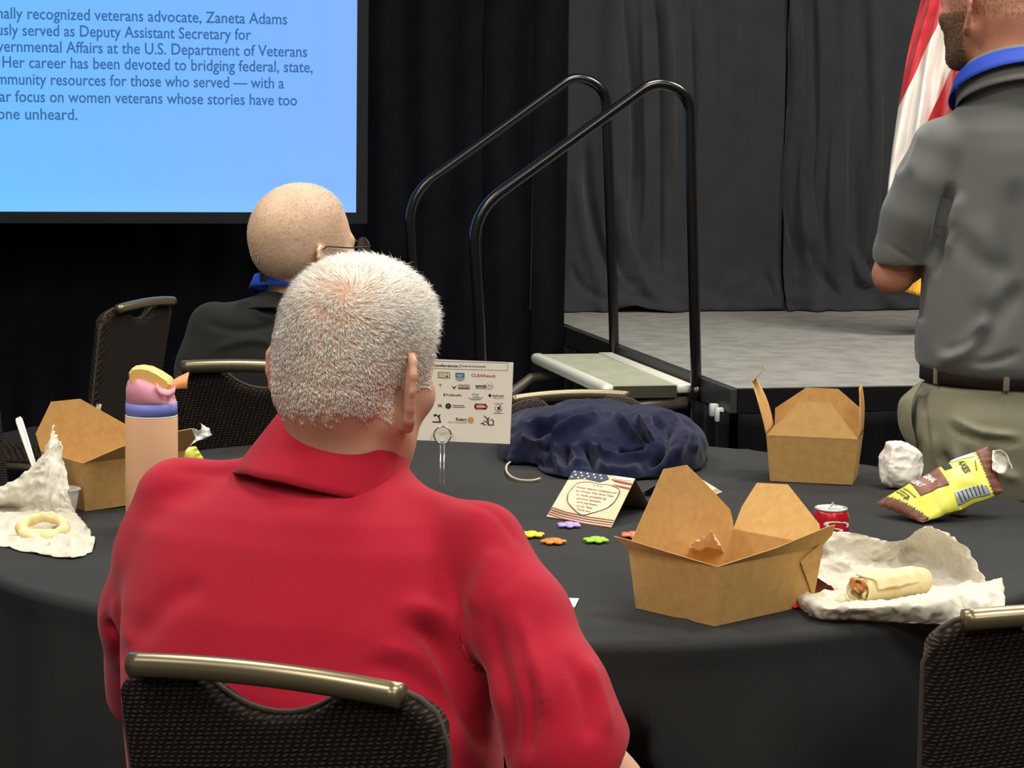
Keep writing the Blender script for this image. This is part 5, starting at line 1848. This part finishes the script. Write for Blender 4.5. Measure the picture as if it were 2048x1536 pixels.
# ---------------------------------------------------------------- cola can
cn = onz(1659, 1126, ZB)
M_canr = mat('red_can_paint', '#c41a28', .3, metal=.3, spec=.6)
M_canw = mat('white_can_paint', '#f2ece8', .35)
M_tin = mat('brushed_can_metal', '#d8d8d4', .3, metal=.7)
can = thing('soda_can', 'red soda can with white script behind the front takeout box', 'soda can', cn)
bd_ = obj('can_body', lathe([(.019, .002), (.021, 0), (.026, .005), (.0286, .011), (.0286, .070), (.0278, .076), (.0260, .081), (.0248, .084)], 48, cn), M_canr, can)
obj('can_lid', lathe([(.0244, .0836), (.0256, .0846), (.0260, .0866), (.0250, .088), (.0240, .0856), (.0222, .0848), (.001, .0848)], 48, cn), M_tin, can)
tb_ = tube([cn + (-.004, -.010, .0868), cn + (.0, -.002, .0878), cn + (.004, .010, .0890)], [.005, .0055, .006], 10, True, .35)
obj('pull_tab', tb_, M_tin, can)
tg = text_geo('Coca-Cola', .042, 0, 'CENTER', .35, .01)
tv = tg[0]
th0 = -PI / 2 + .30
ang_ = th0 + (tv[:, 1] - .014) / .0286 * 1.6
V = np.stack([cn[0] + .0290 * np.cos(ang_), cn[1] + .0290 * np.sin(ang_), cn[2] + .040 - tv[:, 0] * .36], 1)
obj('can_script', (V, tg[1]), M_canw, bd_, smooth=False)
pth = []
for q in np.linspace(-.045, .045, 40):
    pth.append((th0 - .62 + .16 * math.sin(q * 80), .040 + q * .62))
G = np.array([[(cn[0] + .0290 * math.cos(t + w2), cn[1] + .0290 * math.sin(t + w2), cn[2] + z) for w2 in (-.07, .07)] for t, z in pth])
obj('can_ribbon', slab(G, .0004), M_canw, bd_)

# ---------------------------------------------------------------- bag of chips
M_chip = mat('yellow_bag_film', '#dede58', .35, bump=(25, .25), var=(20, '#d2d24c', .5), spec=.5)
M_brn = mat('brown_bag_seal', '#6a3f30', .45, bump=(300, .3), spec=.4)
M_brl = mat('brown_label_print', '#7a4a3c', .5)
M_wht = mat('white_print', '#f4f0e6', .6)
M_blkp = mat('black_print', '#23251c', .6)
M_foil = mat('silver_bag_print', '#a8b0b4', .35, metal=.4)


class Bag:
    """pillow bag between four corners A,B (one end) and C,D (other end); s runs along, t across"""
    def __init__(s_, A, B, Cc, D, bulge, bend=0.0, n=(60, 44)):
        s_.n = n
        S, T = np.meshgrid(np.linspace(0, 1, n[0]), np.linspace(0, 1, n[1]), indexing='ij')
        P = (1 - S)[..., None] * ((1 - T)[..., None] * A + T[..., None] * B) + S[..., None] * ((1 - T)[..., None] * Cc + T[..., None] * D)
        nn_ = unit(np.cross(Cc - A, B - A))
        cam_ = np.array([0, 0, EYE]) - (A + D) / 2
        nn_ = nn_ if np.dot(nn_, cam_) > 0 else -nn_
        prof = (np.clip(np.sin(PI * S), 0, 1) ** .55) * (np.clip(np.sin(PI * T), 0, 1) ** .55)
        wr = .0035 * ridge(P * 22, 2) * np.clip(np.sin(PI * S), .15, 1) + .002 * np.sin(T * 40) * (1 - np.clip(np.minimum(S, 1 - S) * 6, 0, 1))
        s_.front = P + (bulge * prof + wr)[..., None] * nn_
        s_.back = P - (bulge * .7 * prof - wr * .5 + .0012)[..., None] * nn_
        s_.back[..., 2] = np.maximum(s_.back[..., 2], ZB + .001)
        s_.front[..., 2] = np.maximum(s_.front[..., 2], ZB + .003)
        s_.nn = nn_

    def shell(s_):
        a, b = s_.n
        f_ = grid_faces(a, b); o = a * b
        rim = [j for j in range(b)] + [i * b + b - 1 for i in range(1, a)] + [(a - 1) * b + j for j in range(b - 2, -1, -1)] + [i * b for i in range(a - 2, 0, -1)]
        V = np.concatenate([s_.front.reshape(-1, 3), s_.back.reshape(-1, 3)])
        Fz = list(f_) + [tuple(i + o for i in q[::-1]) for q in f_] + [(y, x, x + o, y + o) for x, y in zip(rim, rim[1:] + rim[:1])]
        return V, Fz

    def at(s_, S, T, off=.0008):
        a, b = s_.n
        x = np.clip(np.asarray(S) * (a - 1), 0, a - 1.001); y = np.clip(np.asarray(T) * (b - 1), 0, b - 1.001)
        i, j = x.astype(int), y.astype(int); u, v = (x - i)[..., None], (y - j)[..., None]
        G = s_.front
        p = G[i, j] * (1 - u) * (1 - v) + G[i + 1, j] * u * (1 - v) + G[i, j + 1] * (1 - u) * v + G[i + 1, j + 1] * u * v
        N = grid_normals(G)[i, j]
        N = np.where((N @ s_.nn)[..., None] < 0, -N, N)
        return p + N * off

    def sheet(s_, poly, off=.0009, n=16):
        """quad patch of print given by four (s, t) corners"""
        p = np.array(poly)
        U, W = np.meshgrid(np.linspace(0, 1, n), np.linspace(0, 1, n), indexing='ij')
        st_ = (1 - U)[..., None] * ((1 - W)[..., None] * p[0] + W[..., None] * p[1]) + U[..., None] * ((1 - W)[..., None] * p[3] + W[..., None] * p[2])
        return slab(s_.at(st_[..., 0], st_[..., 1], off), .0003)

    def text(s_, txt, s0, t0, size, dirs=(0, 1), off=.0014, bold=.02, stretch=1.0, aspect=.58, align='LEFT'):
        """dirs: reading direction in (s, t)"""
        g_ = text_geo(txt, size, 0, align, 0, bold)
        x, y = g_[0][:, 0] * stretch, g_[0][:, 1]
        d = np.array(dirs, float); u = np.array([-d[1], d[0]]) * -1
        # letters stand towards +s when reading along +t
        S = s0 + d[0] * x + (y if d[1] else 0) * aspect
        T = t0 + d[1] * x
        return s_.at(S, T, off), g_[1]


A, B, Cc, D = onz(1752, 1007, ZT + .022), onz(1845, 1045, ZT + .004), onz(1976, 892, ZT + .120), onz(2006, 986, ZT + .046)
bag = Bag(A, B, Cc, D, .026)
cb = thing('chip_bag', 'yellow and brown sea salt chip bag beside the crumpled napkin', 'chip bag', (A + B + Cc + D) / 4 * np.array([1, 1, 0]) + np.array([0, 0, ZB]))
bb = obj('bag_film', bag.shell(), M_chip, cb)
obj('bag_seal', bag.sheet([(0, 0), (0, 1), (.075, 1), (.075, 0)], .0012, 26), M_brn, bb)
obj('bag_seal', bag.sheet([(.90, 0), (.90, 1), (1, 1), (1, 0)], .0012, 26), M_brn, bb)
for e0, e1 in ((.075, .10), (.90, .875)):
    V, Fz = [], []
    for k in range(18):
        V += [bag.at(e0, (k + .0) / 18, .0012), bag.at(e0, (k + 1) / 18, .0012), bag.at(e1, (k + .5) / 18, .0012)]
        Fz.append((3 * k, 3 * k + 1, 3 * k + 2))
    obj('zigzag_edge', (np.array(V), Fz), M_brn, bb, smooth=False)
obj('label_panel', bag.sheet([(.30, .0), (.22, .58), (.50, .66), (.56, .0)], .0011, 24), M_brl, bb)
obj('label_text', bag.text('GINAL', .400, .10, .125, (0, 1), .0018, .03, .95), M_wht, bb, smooth=False)
obj('label_text', bag.text('A SALT', .285, .08, .125, (0, 1), .0018, .03, .85), M_wht, bb, smooth=False)
obj('brand_text', bag.text('AXES', .70, .22, .14, (0, 1), .0016, .03, 1.0), M_blkp, bb, smooth=False)
obj('brand_mark', bag.sheet([(.66, .03), (.66, .14), (.86, .20), (.86, .05)], .0012, 12), M_wht, bb)
obj('brand_mark', bag.sheet([(.575, .10), (.565, .30), (.63, .33), (.64, .12)], .0013, 12), M_blkp, bb)
for k, (s_, t_, w2) in enumerate(((.205, .14, .40), (.180, .12, .30), (.155, .10, .34), (.84, .30, .25))):
    obj('small_print', bag.sheet([(s_, t_), (s_ - .03, t_ + w2), (s_ - .018, t_ + w2), (s_ + .012, t_)], .0011, 8), mat('olive_print', '#7c7a2a', .6), bb)
obj('barn_mark', bag.text('A', .115, .38, .13, (0, 1), .0014, .0, 1.2), M_blkp, bb, smooth=False)
obj('nutrition_panel', bag.sheet([(.50, .80), (.46, .97), (.86, .98), (.84, .84)], .0011, 18), M_foil, bb)
for k in range(7):
    s_ = .52 + k * .045
    obj('nutrition_line', bag.sheet([(s_, .82), (s_ - .01, .955), (s_, .955), (s_ + .01, .82)], .0016, 8), M_blkp, bb)

A, B, Cc, D = onz(392, 893, ZT + .062), onz(428, 950, ZT + .004), onz(320, 900, ZT + .06), onz(300, 960, ZT + .004)
bag2 = Bag(A, B, Cc, D, .016, n=(40, 30))
t_ = obj('chip_bag', bag2.shell(), M_chip)
tag(t_, 'small yellow chip bag peeking over the red shirt shoulder', 'chip bag')

M_nap = mat('white_paper_napkin', '#e9e4d8', .85, bump=(90, .5), var=(40, '#dcd5c4', .5))


def crumple(label, px, py, base, rx, ry, rz, seed, cat='napkin', name='paper_napkin', rise=0.0):
    c = onz(px, base, ZB); c[2] += rz * .8 + rise
    f = Field(axis(c[0] - rx * 1.6, c[0] + rx * 1.6, .0025), axis(c[1] - ry * 1.7, c[1] + ry * 1.7, .0025), axis(ZB, c[2] + rz * 1.7, .0025))
    f.ell(c, (rx, ry, rz), None, 0)
    f.ell(c + (rx * .45, 0, -rz * .3), np.array([rx, ry, rz]) * .75, None, .02)
    f.ell(c + (-rx * .3, -ry * .2, rz * .25), np.array([rx, ry, rz]) * .72, None, .02)
    r = np.random.default_rng(seed)
    for k in range(26):
        d = unit(r.normal(0, 1, 3))
        f.plane(c + d * np.array([rx, ry, rz]) * r.uniform(.80, .98), d, .002)
    f.plane((0, 0, ZB + .001), (0, 0, -1))
    V, Q = f.mesh(0)
    V = V + vnormals(V, Q) * (.0030 * ridge(V * 30 + seed, 3) - .001)[:, None]
    V[:, 2] = np.maximum(V[:, 2], ZB + .0008)
    return tag(obj(name, (V, Q), M_nap), label, cat, 'crumpled white napkins')


crumple('crumpled white napkin behind the chip bag at the left', 1802, 930, 975, .044, .038, .049, 3)
crumple('small crumpled white napkin tucked under the chip bag', 1915, 1020, 1030, .019, .015, .010, 5)
rows = [[onz(x, y, ZT + z) for x, y, z in r] for r in ([(1985, 940, .085), (1992, 945, .08), (2000, 948, .078), (2008, 948, .076)], [(1984, 915, .105), (1996, 910, .108), (2010, 918, .10), (2020, 930, .09)], [(1986, 902, .115), (1998, 900, .118), (2014, 908, .11), (2026, 940, .085)])]
G = patch(rows, 20, 20); G += (.002 * ridge(G * 60, 2))[..., None] * grid_normals(G)
tag(obj('paper_napkin', slab(G, .001), M_nap), 'white napkin corner sticking up behind the right end of chip bag', 'napkin', 'crumpled white napkins')
# clear bag sticking out of the left box
rows = [[onz(x, y, ZT + z) for x, y, z in r] for r in ([(366, 862, .10), (372, 878, .085), (378, 895, .07)], [(385, 857, .105), (390, 872, .09), (385, 888, .08)], [(400, 858, .105), (404, 868, .095), (402, 880, .085)], [(398, 849, .11), (414, 860, .10), (424, 870, .09)])]
G = patch(rows, 30, 24); G += (.004 * ridge(G * 50, 3))[..., None] * grid_normals(G)
tag(obj('plastic_bag', slab(G, .0006), mat('milky_clear_film', '#dfe2dc', .2, alpha=.7, spec=.6)), 'crumpled clear plastic bag sticking out right of the water bottle', 'plastic bag')

# ---------------------------------------------------------------- navy jacket heaped on the table
M_navy = mat('navy_fleece_cloth', '#141a33', .95, bump=(420, .35), var=(14, '#10152b', .6), sheen=.10, spec=.1)


def E_(px, py, d, rx, ry, rd, **k):
    return atd(px, py, d), (rx * d / FPX, rd, ry * d / FPX)


f = Field(axis(-.06, .44, .0034), axis(4.22, 5.06, .004), axis(ZB + .001, 1.06, .0034))
for px_, py_, d_, rx_, ry_, rd_ in ((1200, 905, 4.66, 165, 92, .20), (1318, 905, 4.62, 92, 82, .18), (1085, 895, 4.70, 82, 78, .14), (1190, 830, 4.80, 95, 30, .10), (1200, 955, 4.50, 130, 50, .14),
                                    (1055, 850, 4.82, 45, 30, .08), (1290, 860, 4.70, 80, 40, .12), (1375, 895, 4.66, 36, 46, .10), (1290, 950, 4.52, 60, 45, .10), (1040, 915, 4.66, 36, 35, .08)):
    c, r = E_(px_, py_, d_, rx_, ry_, rd_)
    f.ell(c, r, None, .028)
f.plane((0, 0, ZB + .002), (0, 0, -1))
V, Q = f.mesh(2)
cx = lambda L: [(980 + x * .2246, 780 + y * .2246) for x, y in L]
folds = [(cx([(1065, 185), (850, 290), (600, 420), (560, 560)]), 9, .016), (cx([(1065, 185), (1200, 330), (1340, 430), (1450, 490)]), 7, .016), (cx([(1290, 215), (1380, 340), (1460, 480)]), 7, .014),
         (cx([(1180, 260), (1290, 360), (1430, 480)]), 8, -.020), (cx([(1330, 380), (1390, 420), (1430, 490)]), 6, -.016), (cx([(1640, 260), (1600, 400), (1560, 560), (1400, 720)]), 9, -.014),
         (cx([(1720, 300), (1700, 480), (1600, 640), (1420, 800)]), 14, .012), (cx([(860, 430), (930, 520), (1020, 600), (1160, 640), (1320, 610), (1450, 510)]), 8, .012),
         (cx([(830, 470), (900, 600), (930, 720)]), 9, -.018), (cx([(1120, 530), (1250, 560), (1400, 520)]), 7, -.014), (cx([(690, 480), (660, 600), (700, 680)]), 8, -.012), (cx([(620, 460), (590, 600), (640, 760)]), 8, .012),
         (cx([(800, 440), (740, 560), (780, 660), (860, 600), (850, 520)]), 7, .009), (cx([(250, 290), (480, 300), (700, 230), (900, 160), (1150, 150)]), 9, .012), (cx([(360, 420), (480, 350), (600, 290)]), 8, -.014),
         (cx([(260, 420), (420, 480), (520, 470)]), 12, .010), (cx([(450, 560), (540, 440), (600, 350)]), 8, -.014), (cx([(380, 660), (520, 660), (620, 640)]), 10, -.010), (cx([(700, 150), (900, 110), (1150, 120)]), 6, -.010),
         (cx([(1420, 220), (1520, 290), (1560, 330)]), 8, -.016), (cx([(1460, 190), (1600, 220), (1720, 280)]), 7, .010), (cx([(1000, 700), (1180, 740), (1360, 700)]), 14, .008), (cx([(960, 520), (970, 640), (1040, 760)]), 9, .008),
         (cx([(1700, 560), (1560, 700), (1480, 820)]), 10, -.008), (cx([(160, 600), (260, 690), (360, 740)]), 9, .008), (cx([(1800, 360), (1830, 460), (1800, 560)]), 10, .007)]
V = creases(V, Q, [(a, b * .72, c * 1.55) for a, b, c in folds])
V = V + vnormals(V, Q) * (.004 * vnoise(V * 26) + .0015 * vnoise(V * 70))[:, None]
V[:, 2] = np.maximum(V[:, 2], ZB + .0008)
jk = thing('jacket', 'navy blue jacket heaped on the far side of the table', 'jacket', (.18, 4.62, ZB))
obj('jacket_cloth', (V, Q), M_navy, jk)
dp = [onz(x, y, ZB + .004) for x, y in ((1026, 920), (1014, 930), (1013, 942), (1022, 953), (1040, 960), (1064, 961), (1080, 957))]
obj('drawstring', tube(catmull(dp, 40), .0022, 8), mat('tan_cord', '#b8a888', .8), jk)

# ---------------------------------------------------------------- sponsor card on its wire stand
M_card = mat('cream_card_stock', '#f6f0e0', .7)
DC = 4.02
tl, tr_, brr, bl = atd(742, 713, DC), atd(1027, 725, DC), atd(1020, 888, DC), atd(736, 876, DC)
sign = thing('sponsor_card', 'white sponsor card with small logos beside the white haired head', 'sign', atd(883, 885, DC))
obj('card', plate(np.array([tl, tr_, brr, bl]), .0008), M_card, sign, smooth=False)
cd = [o for o in bpy.data.objects if o.parent is sign][0]
pts = {'ink': mat('grey_ink', '#55504a', .8), 'red': mat('red_ink', '#b5403c', .8), 'gold': mat('gold_ink', '#a8905a', .8), 'blue': mat('blue_ink', '#2f6aa8', .8), 'navy': mat('dark_ink', '#2c2d30', .8),
       'orange': mat('orange_ink', '#d9a25c', .8), 'pale': mat('pale_ink', '#a9a39a', .8), 'pink': mat('rose_ink', '#c09a94', .8), 'paper': M_card}


def cpx(x, y, off=.0010):
    """a spot of the close-up of the card -> a point just in front of it"""
    return atd(850 + x * .1432, 700 + y * .1432, DC - off)


def cpoly(kind, P, name='printed_logo', off=.0010):
    g_ = plate(np.array([cpx(x, y, off) for x, y in P]), .0002)
    return obj(name, g_, pts[kind], cd, smooth=False)


def crect(kind, x0, y0, x1, y1, name='printed_logo', off=.0010):
    s = (y1 - y0) * 0 + .035 * 0
    return cpoly(kind, [(x0, y0), (x1, y0 + (x1 - x0) * .03), (x1, y1 + (x1 - x0) * .03), (x0, y1)], name, off)


def ctext(kind, s, x, y, h, width=None, off=.0012, bold=.01, shear=0):
    g_ = text_geo(s, 1.0, 0, 'LEFT', shear, bold)
    v = g_[0]
    sx = h if width is None else width / (v[:, 0].max() - v[:, 0].min())
    V = np.array([cpx(x + a * sx, y + a * sx * .03 - b * h, off) for a, b, _ in v])
    return obj('printed_text', (V, g_[1]), pts[kind], cd, smooth=False)


def cdisc(kind, x, y, r, off=.0010, n=22, r2=None):
    return cpoly(kind, [(x + r * math.cos(t), y + (r2 or r) * math.sin(t)) for t in np.linspace(0, 2 * PI, n, endpoint=False)], off=off)


for yy in (150, 255): crect('ink', -700, yy - 25, 1160, yy - 21, 'printed_rule')
cpoly('ink', [(1157, 186), (1161, 186), (1158, 276), (1154, 276)], 'printed_rule')
ctext('ink', 'Conference |', 90, 228, 48, 400, bold=.03); ctext('ink', 'TEAM SPONSORSHIPS', 500, 236, 34, 350)
crect('gold', 180, 305, 350, 390); ctext('paper', 'SSM', 195, 375, 75, 140, off=.0016, bold=.03)
cpoly('blue', [(425, 318), (552, 322), (552, 385), (425, 380)]); cpoly('pale', [(427, 380), (550, 385), (548, 415), (488, 436), (428, 412)]); ctext('paper', 'VET', 440, 372, 45, 95, off=.0016)
ctext('red', 'CLEAResult', 645, 372, 58, 340)
ctext('ink', 'T', 190, 515, 60, 45); cpoly('ink', [(370, 490), (405, 520), (445, 490), (425, 530), (405, 552), (388, 530)])
for k in range(3): crect('pink' if k < 2 else 'ink', 462, 478 + 24 * k, 625, 494 + 24 * k)
ctext('navy', 'syncb', 705, 520, 62, 150, bold=.03); crect('pale', 708, 530, 860, 540); cdisc('pink', 905, 498, 50); cdisc('paper', 905, 498, 43, .0014); ctext('red', 'N', 880, 520, 60, 45, off=.0018)
cpoly('ink', [(268, 596), (285, 625), (272, 648), (256, 628)]); ctext('ink', 'ProBenefits', 292, 640, 46, 218)
cdisc('pale', 705, 660, 100, .0010, 30, 38); cdisc('paper', 700, 648, 98, .0014, 30, 34); ctext('ink', 'Great', 650, 630, 42, 100, off=.0018, shear=.3); ctext('ink', 'Lakes', 660, 668, 42, 100, off=.0018, shear=.3)
cpoly('navy', [(905, 608), (932, 636), (906, 664), (880, 636)]); ctext('ink', 'daybreak', 938, 652, 50, 165); crect('pale', 945, 668, 1100, 675)
ctext('navy', 'VA', 180, 795, 56, 62, bold=.04); cdisc('navy', 325, 782, 40); cdisc('ink', 325, 782, 20, .0014)
for k in range(2): crect('ink', 385, 768 + 24 * k, 560 - 15 * (1 - k), 776 + 24 * k)
cdisc('red', 715, 786, 30); cdisc('red', 838, 792, 36); crect('red', 700, 747, 850, 828); crect('pink', 712, 770, 845, 805, off=.0014); ctext('paper', 'FORD', 722, 804, 40, 115, off=.0018)
crect('pale', 968, 740, 1095, 748); cdisc('ink', 1028, 812, 52); cdisc('paper', 1028, 812, 46, .0013); cpoly('navy', [(1000, 790), (1022, 800), (1055, 768), (1050, 815), (1062, 840), (1030, 832), (1010, 850), (1014, 818)], off=.0017); crect('ink', 962, 878, 1090, 885)
cpoly('navy', [(115, 905), (150, 890), (175, 915), (215, 895), (205, 930), (222, 1012), (205, 1012), (190, 950), (165, 920), (130, 930)]); crect('navy', 105, 995, 225, 1012)
ctext('ink', 'Rotary', 430, 985, 58, 150, bold=.03); ctext('pale', 'Club of Waterstown', 318, 1018, 40, 260, shear=.3); cdisc('orange', 638, 978, 44)
for P in ([(830, 910), (870, 955), (860, 965), (822, 925)], [(870, 950), (900, 935), (885, 990), (860, 990)], [(770, 1030), (830, 1000), (815, 1025), (860, 1050), (835, 1052), (795, 1032)], [(800, 975), (870, 1000), (940, 960), (962, 985), (958, 1055), (880, 1052), (862, 1015)]):
    cpoly('ink', P)
cpoly('paper', [(890, 1000), (940, 975), (945, 1040), (900, 1040)], off=.0014)
# the wire stand: foot, twin stem, ring
M_wire = mat('polished_wire', '#c9c7bd', .18, metal=.9)
DCS = DC - .012
rc = atd(885, 870, DCS)
foot = np.array([rc[0], DCS, ZB])
ws = obj('wire_stand', lathe([(.001, 0), (.030, 0), (.031, .003), (.028, .006), (.001, .007)], 36, foot), M_wire, sign)
for sx in (-1, 1):
    obj('wire_stem', tube([foot + (sx * .003, 0, .006), foot + (sx * .0032, 0, .05), rc + (sx * .0030, 0, -.0150)], .0014, 8), M_wire, ws)
for dy in (0, .0165):
    a = np.linspace(0, 2 * PI, 40)
    obj('wire_ring', tube(np.stack([rc[0] + .0146 * np.cos(a), np.full(40, rc[1] + dy), rc[2] + .0146 * np.sin(a)], 1), .0016, 8), M_wire, ws)

# ---------------------------------------------------------------- tent cards
M_parch = mat('parchment_print', '#dfc7a8', .75, var=(18, '#d2b692', .7))
M_kbrn = mat('brown_print', '#5c4034', .75)
M_navp = mat('navy_print', '#3a4256', .75)
M_white = mat('white_print_matte', '#efe6dc', .75)
M_redp = mat('faded_red_print', '#8c4a40', .75)


def tent(label, hz=.066):
    BL, BR, BR2 = onz(1093, 1033, ZB), onz(1222, 1056, ZB), onz(1304, 1018, ZB)
    TL, TR_ = onz(1147, 941, ZB + hz), onz(1270, 958, ZB + hz)
    BL2 = BL + (BR2 - BR)
    root = thing('tent_card', label, 'tent card', (BL + BR + BR2 + BL2) / 4, 0, 'folded flag patterned tent cards')
    fr = obj('front_panel', plate(np.array([TL, TR_, BR, BL]), .0007), M_parch, root, smooth=False)
    n_ = unit(np.cross(BL - TL, TR_ - TL))
    obj('back_panel', plate(np.array([TL, BL2, BR2, TR_]), .0007), mat('greyish_card_back', '#9c8c82', .8), root, smooth=False)

    def q(s, t, off=.0009): return TL + (TR_ - TL) * s + (BL - TL) * t + ((BR - TR_) - (BL - TL)) * s * t + n_ * off

    def pl(m, P, off=.0009, nm='printed_flag'): return obj(nm, plate(np.array([q(s, t, off) for s, t in P]), .0002), m, fr, smooth=False)

    def tx(s, x0, x1, y, h):
        g_ = text_geo(s, 1.0, 0, 'LEFT', 0, .01); v = g_[0]
        sx = (x1 - x0) / (v[:, 0].max() - v[:, 0].min())
        return obj('printed_text', (np.array([q(x0 + a * sx, y - b * h, .0016) for a, b, _ in v]), g_[1]), M_kbrn, fr, smooth=False)
    pl(M_navp, [(0, 0), (.55, 0), (.62, .08), (.50, .17), (.25, .14), (0, .21)])
    for k in range(13):
        sx_, ty_ = .04 + (k % 5) * .105 + .04 * (k // 5 % 2), .035 + (k // 5) * .055
        P = [(sx_ + (.020 if i % 2 == 0 else .009) * math.sin(i * PI / 5), ty_ - (.024 if i % 2 == 0 else .010) * math.cos(i * PI / 5)) for i in range(10)]
        pl(M_white, P, .0014, 'printed_star')
    pl(M_white, [(.62, 0), (1, 0), (1, .05), (.75, .06)]); pl(M_redp, [(.64, .07), (1, .10), (1, .14), (.72, .11)]); pl(M_redp, [(.70, .17), (1, .19), (1, .23), (.80, .20)])
    sh = [(.18, .25), (.34, .20), (.5, .215), (.66, .20), (.86, .27), (.87, .50), (.80, .66), (.62, .80), (.5, .86), (.38, .80), (.20, .66), (.13, .48)]
    ring_ = np.array([q(s, t, .0012) for s, t in catmull(sh + [sh[0]], 60)])
    obj('printed_shield', tube(ring_, .0007, 5, False), M_kbrn, fr)
    pl(mat('pale_parchment_print', '#e6cfae', .75), sh, .0011, 'printed_shield')
    for i, (s, a, b) in enumerate((('\u2605 \u2605 \u2605', .44, .58), ('Women Veterans Conference and', .20, .84), ('the Women Who Serve Them', .22, .82), ('is made possible by', .26, .74), ('generous sponsors', .30, .68), ('and partners', .33, .65), ('across Texas', .36, .60), ('Thank you', .38, .60))):
        tx(s if i else '* * *', a, b, .285 + .072 * i, .062)
    for k in range(4):
        y0 = .84 + k * .045
        pl(M_redp if k != 1 else M_kbrn, [(0, y0 - .04), (.25, y0 + .005), (.6, y0 + .025), (1, y0 + .010), (1, y0 + .028), (.6, y0 + .043), (.25, y0 + .025), (0, y0 - .018)])
    return root, BR


tc1, br1 = tent('folded flag patterned tent card standing right of the yellow toy flower')
p2_ = onz(1360, 988, ZB)
tc2 = copy_thing(tc1, (p2_[0], p2_[1], ZB), math.radians(104), 'tent card mostly hidden behind the tall flap of the front takeout box')
tc2.scale = (.58, .58, .58)

# ---------------------------------------------------------------- toy flowers
f = Field(axis(-.03, .03, .0012), axis(-.03, .03, .0012), axis(-.001, .016, .0012))
for k in range(6):
    t = k * PI / 3 + .2
    f.ell((.0135 * math.cos(t), .0135 * math.sin(t), .0034), (.0085, .0062, .0034), rot('Z', t), .0008)
f.ell((0, 0, .0058), (.0092, .0092, .0042), None, .0006)
f.plane((0, 0, .0092), (0, 0, 1), .001)
f.plane((0, 0, .0002), (0, 0, -1))
fV, fQ = f.mesh(1)

fme = None
for i, (px_, py_, col_, lab, r_) in enumerate(((1064, 1073, '#e2d21e', 'yellow plastic toy flower at the red sleeve edge', .1), (1107, 1087, '#e07a1c', 'orange plastic toy flower in front of the yellow one', .9), (1138, 1054, '#a48fd6', 'lavender plastic toy flower at the foot of the tent card', .4),
                                               (1192, 1084, '#8fd62c', 'lime green plastic toy flower left of the front takeout box', .6), (1266, 1074, '#ec6a50', 'coral toy flower half hidden at the front box flap corner', .3), (1590, 1213, '#d8283a', 'red toy flower hidden between front box and deli paper', .2))):
    p = onz(px_, py_, ZB)
    o = obj('toy_flower', (fV + p, fQ), mat('toy_plastic', col_, .4, spec=.5))
    o.rotation_euler = (0, 0, r_)
    tag(o, lab, 'toy flower', 'plastic toy flowers')

# leaflet by the elbow
c0, c1, c2 = onz(1158, 1197, ZB + .001), onz(985, 1190, ZB + .001), onz(1124, 1268, ZB + .001)
lf_ = thing('leaflet', 'white leaflet with red border line beside the red sleeve', 'leaflet', (c0 + c1 + c2) / 3)
lp = obj('leaflet_sheet', plate(np.array([c0, c1, c1 + (c2 - c0), c2]), .0006, np.array([0, 0, 1.])), mat('white_leaflet_paper', '#e8e4e0', .7), lf_, smooth=False)
k0 = lambda s, t: c0 + (c1 - c0) * s + (c2 - c0) * t + (0, 0, .0005)
obj('printed_line', plate(np.array([k0(0, .26), k0(1, .26), k0(1, .34), k0(0, .34)]), .0002, np.array([0, 0, 1.])), mat('maroon_print', '#7c2a34', .7), lp, smooth=False)
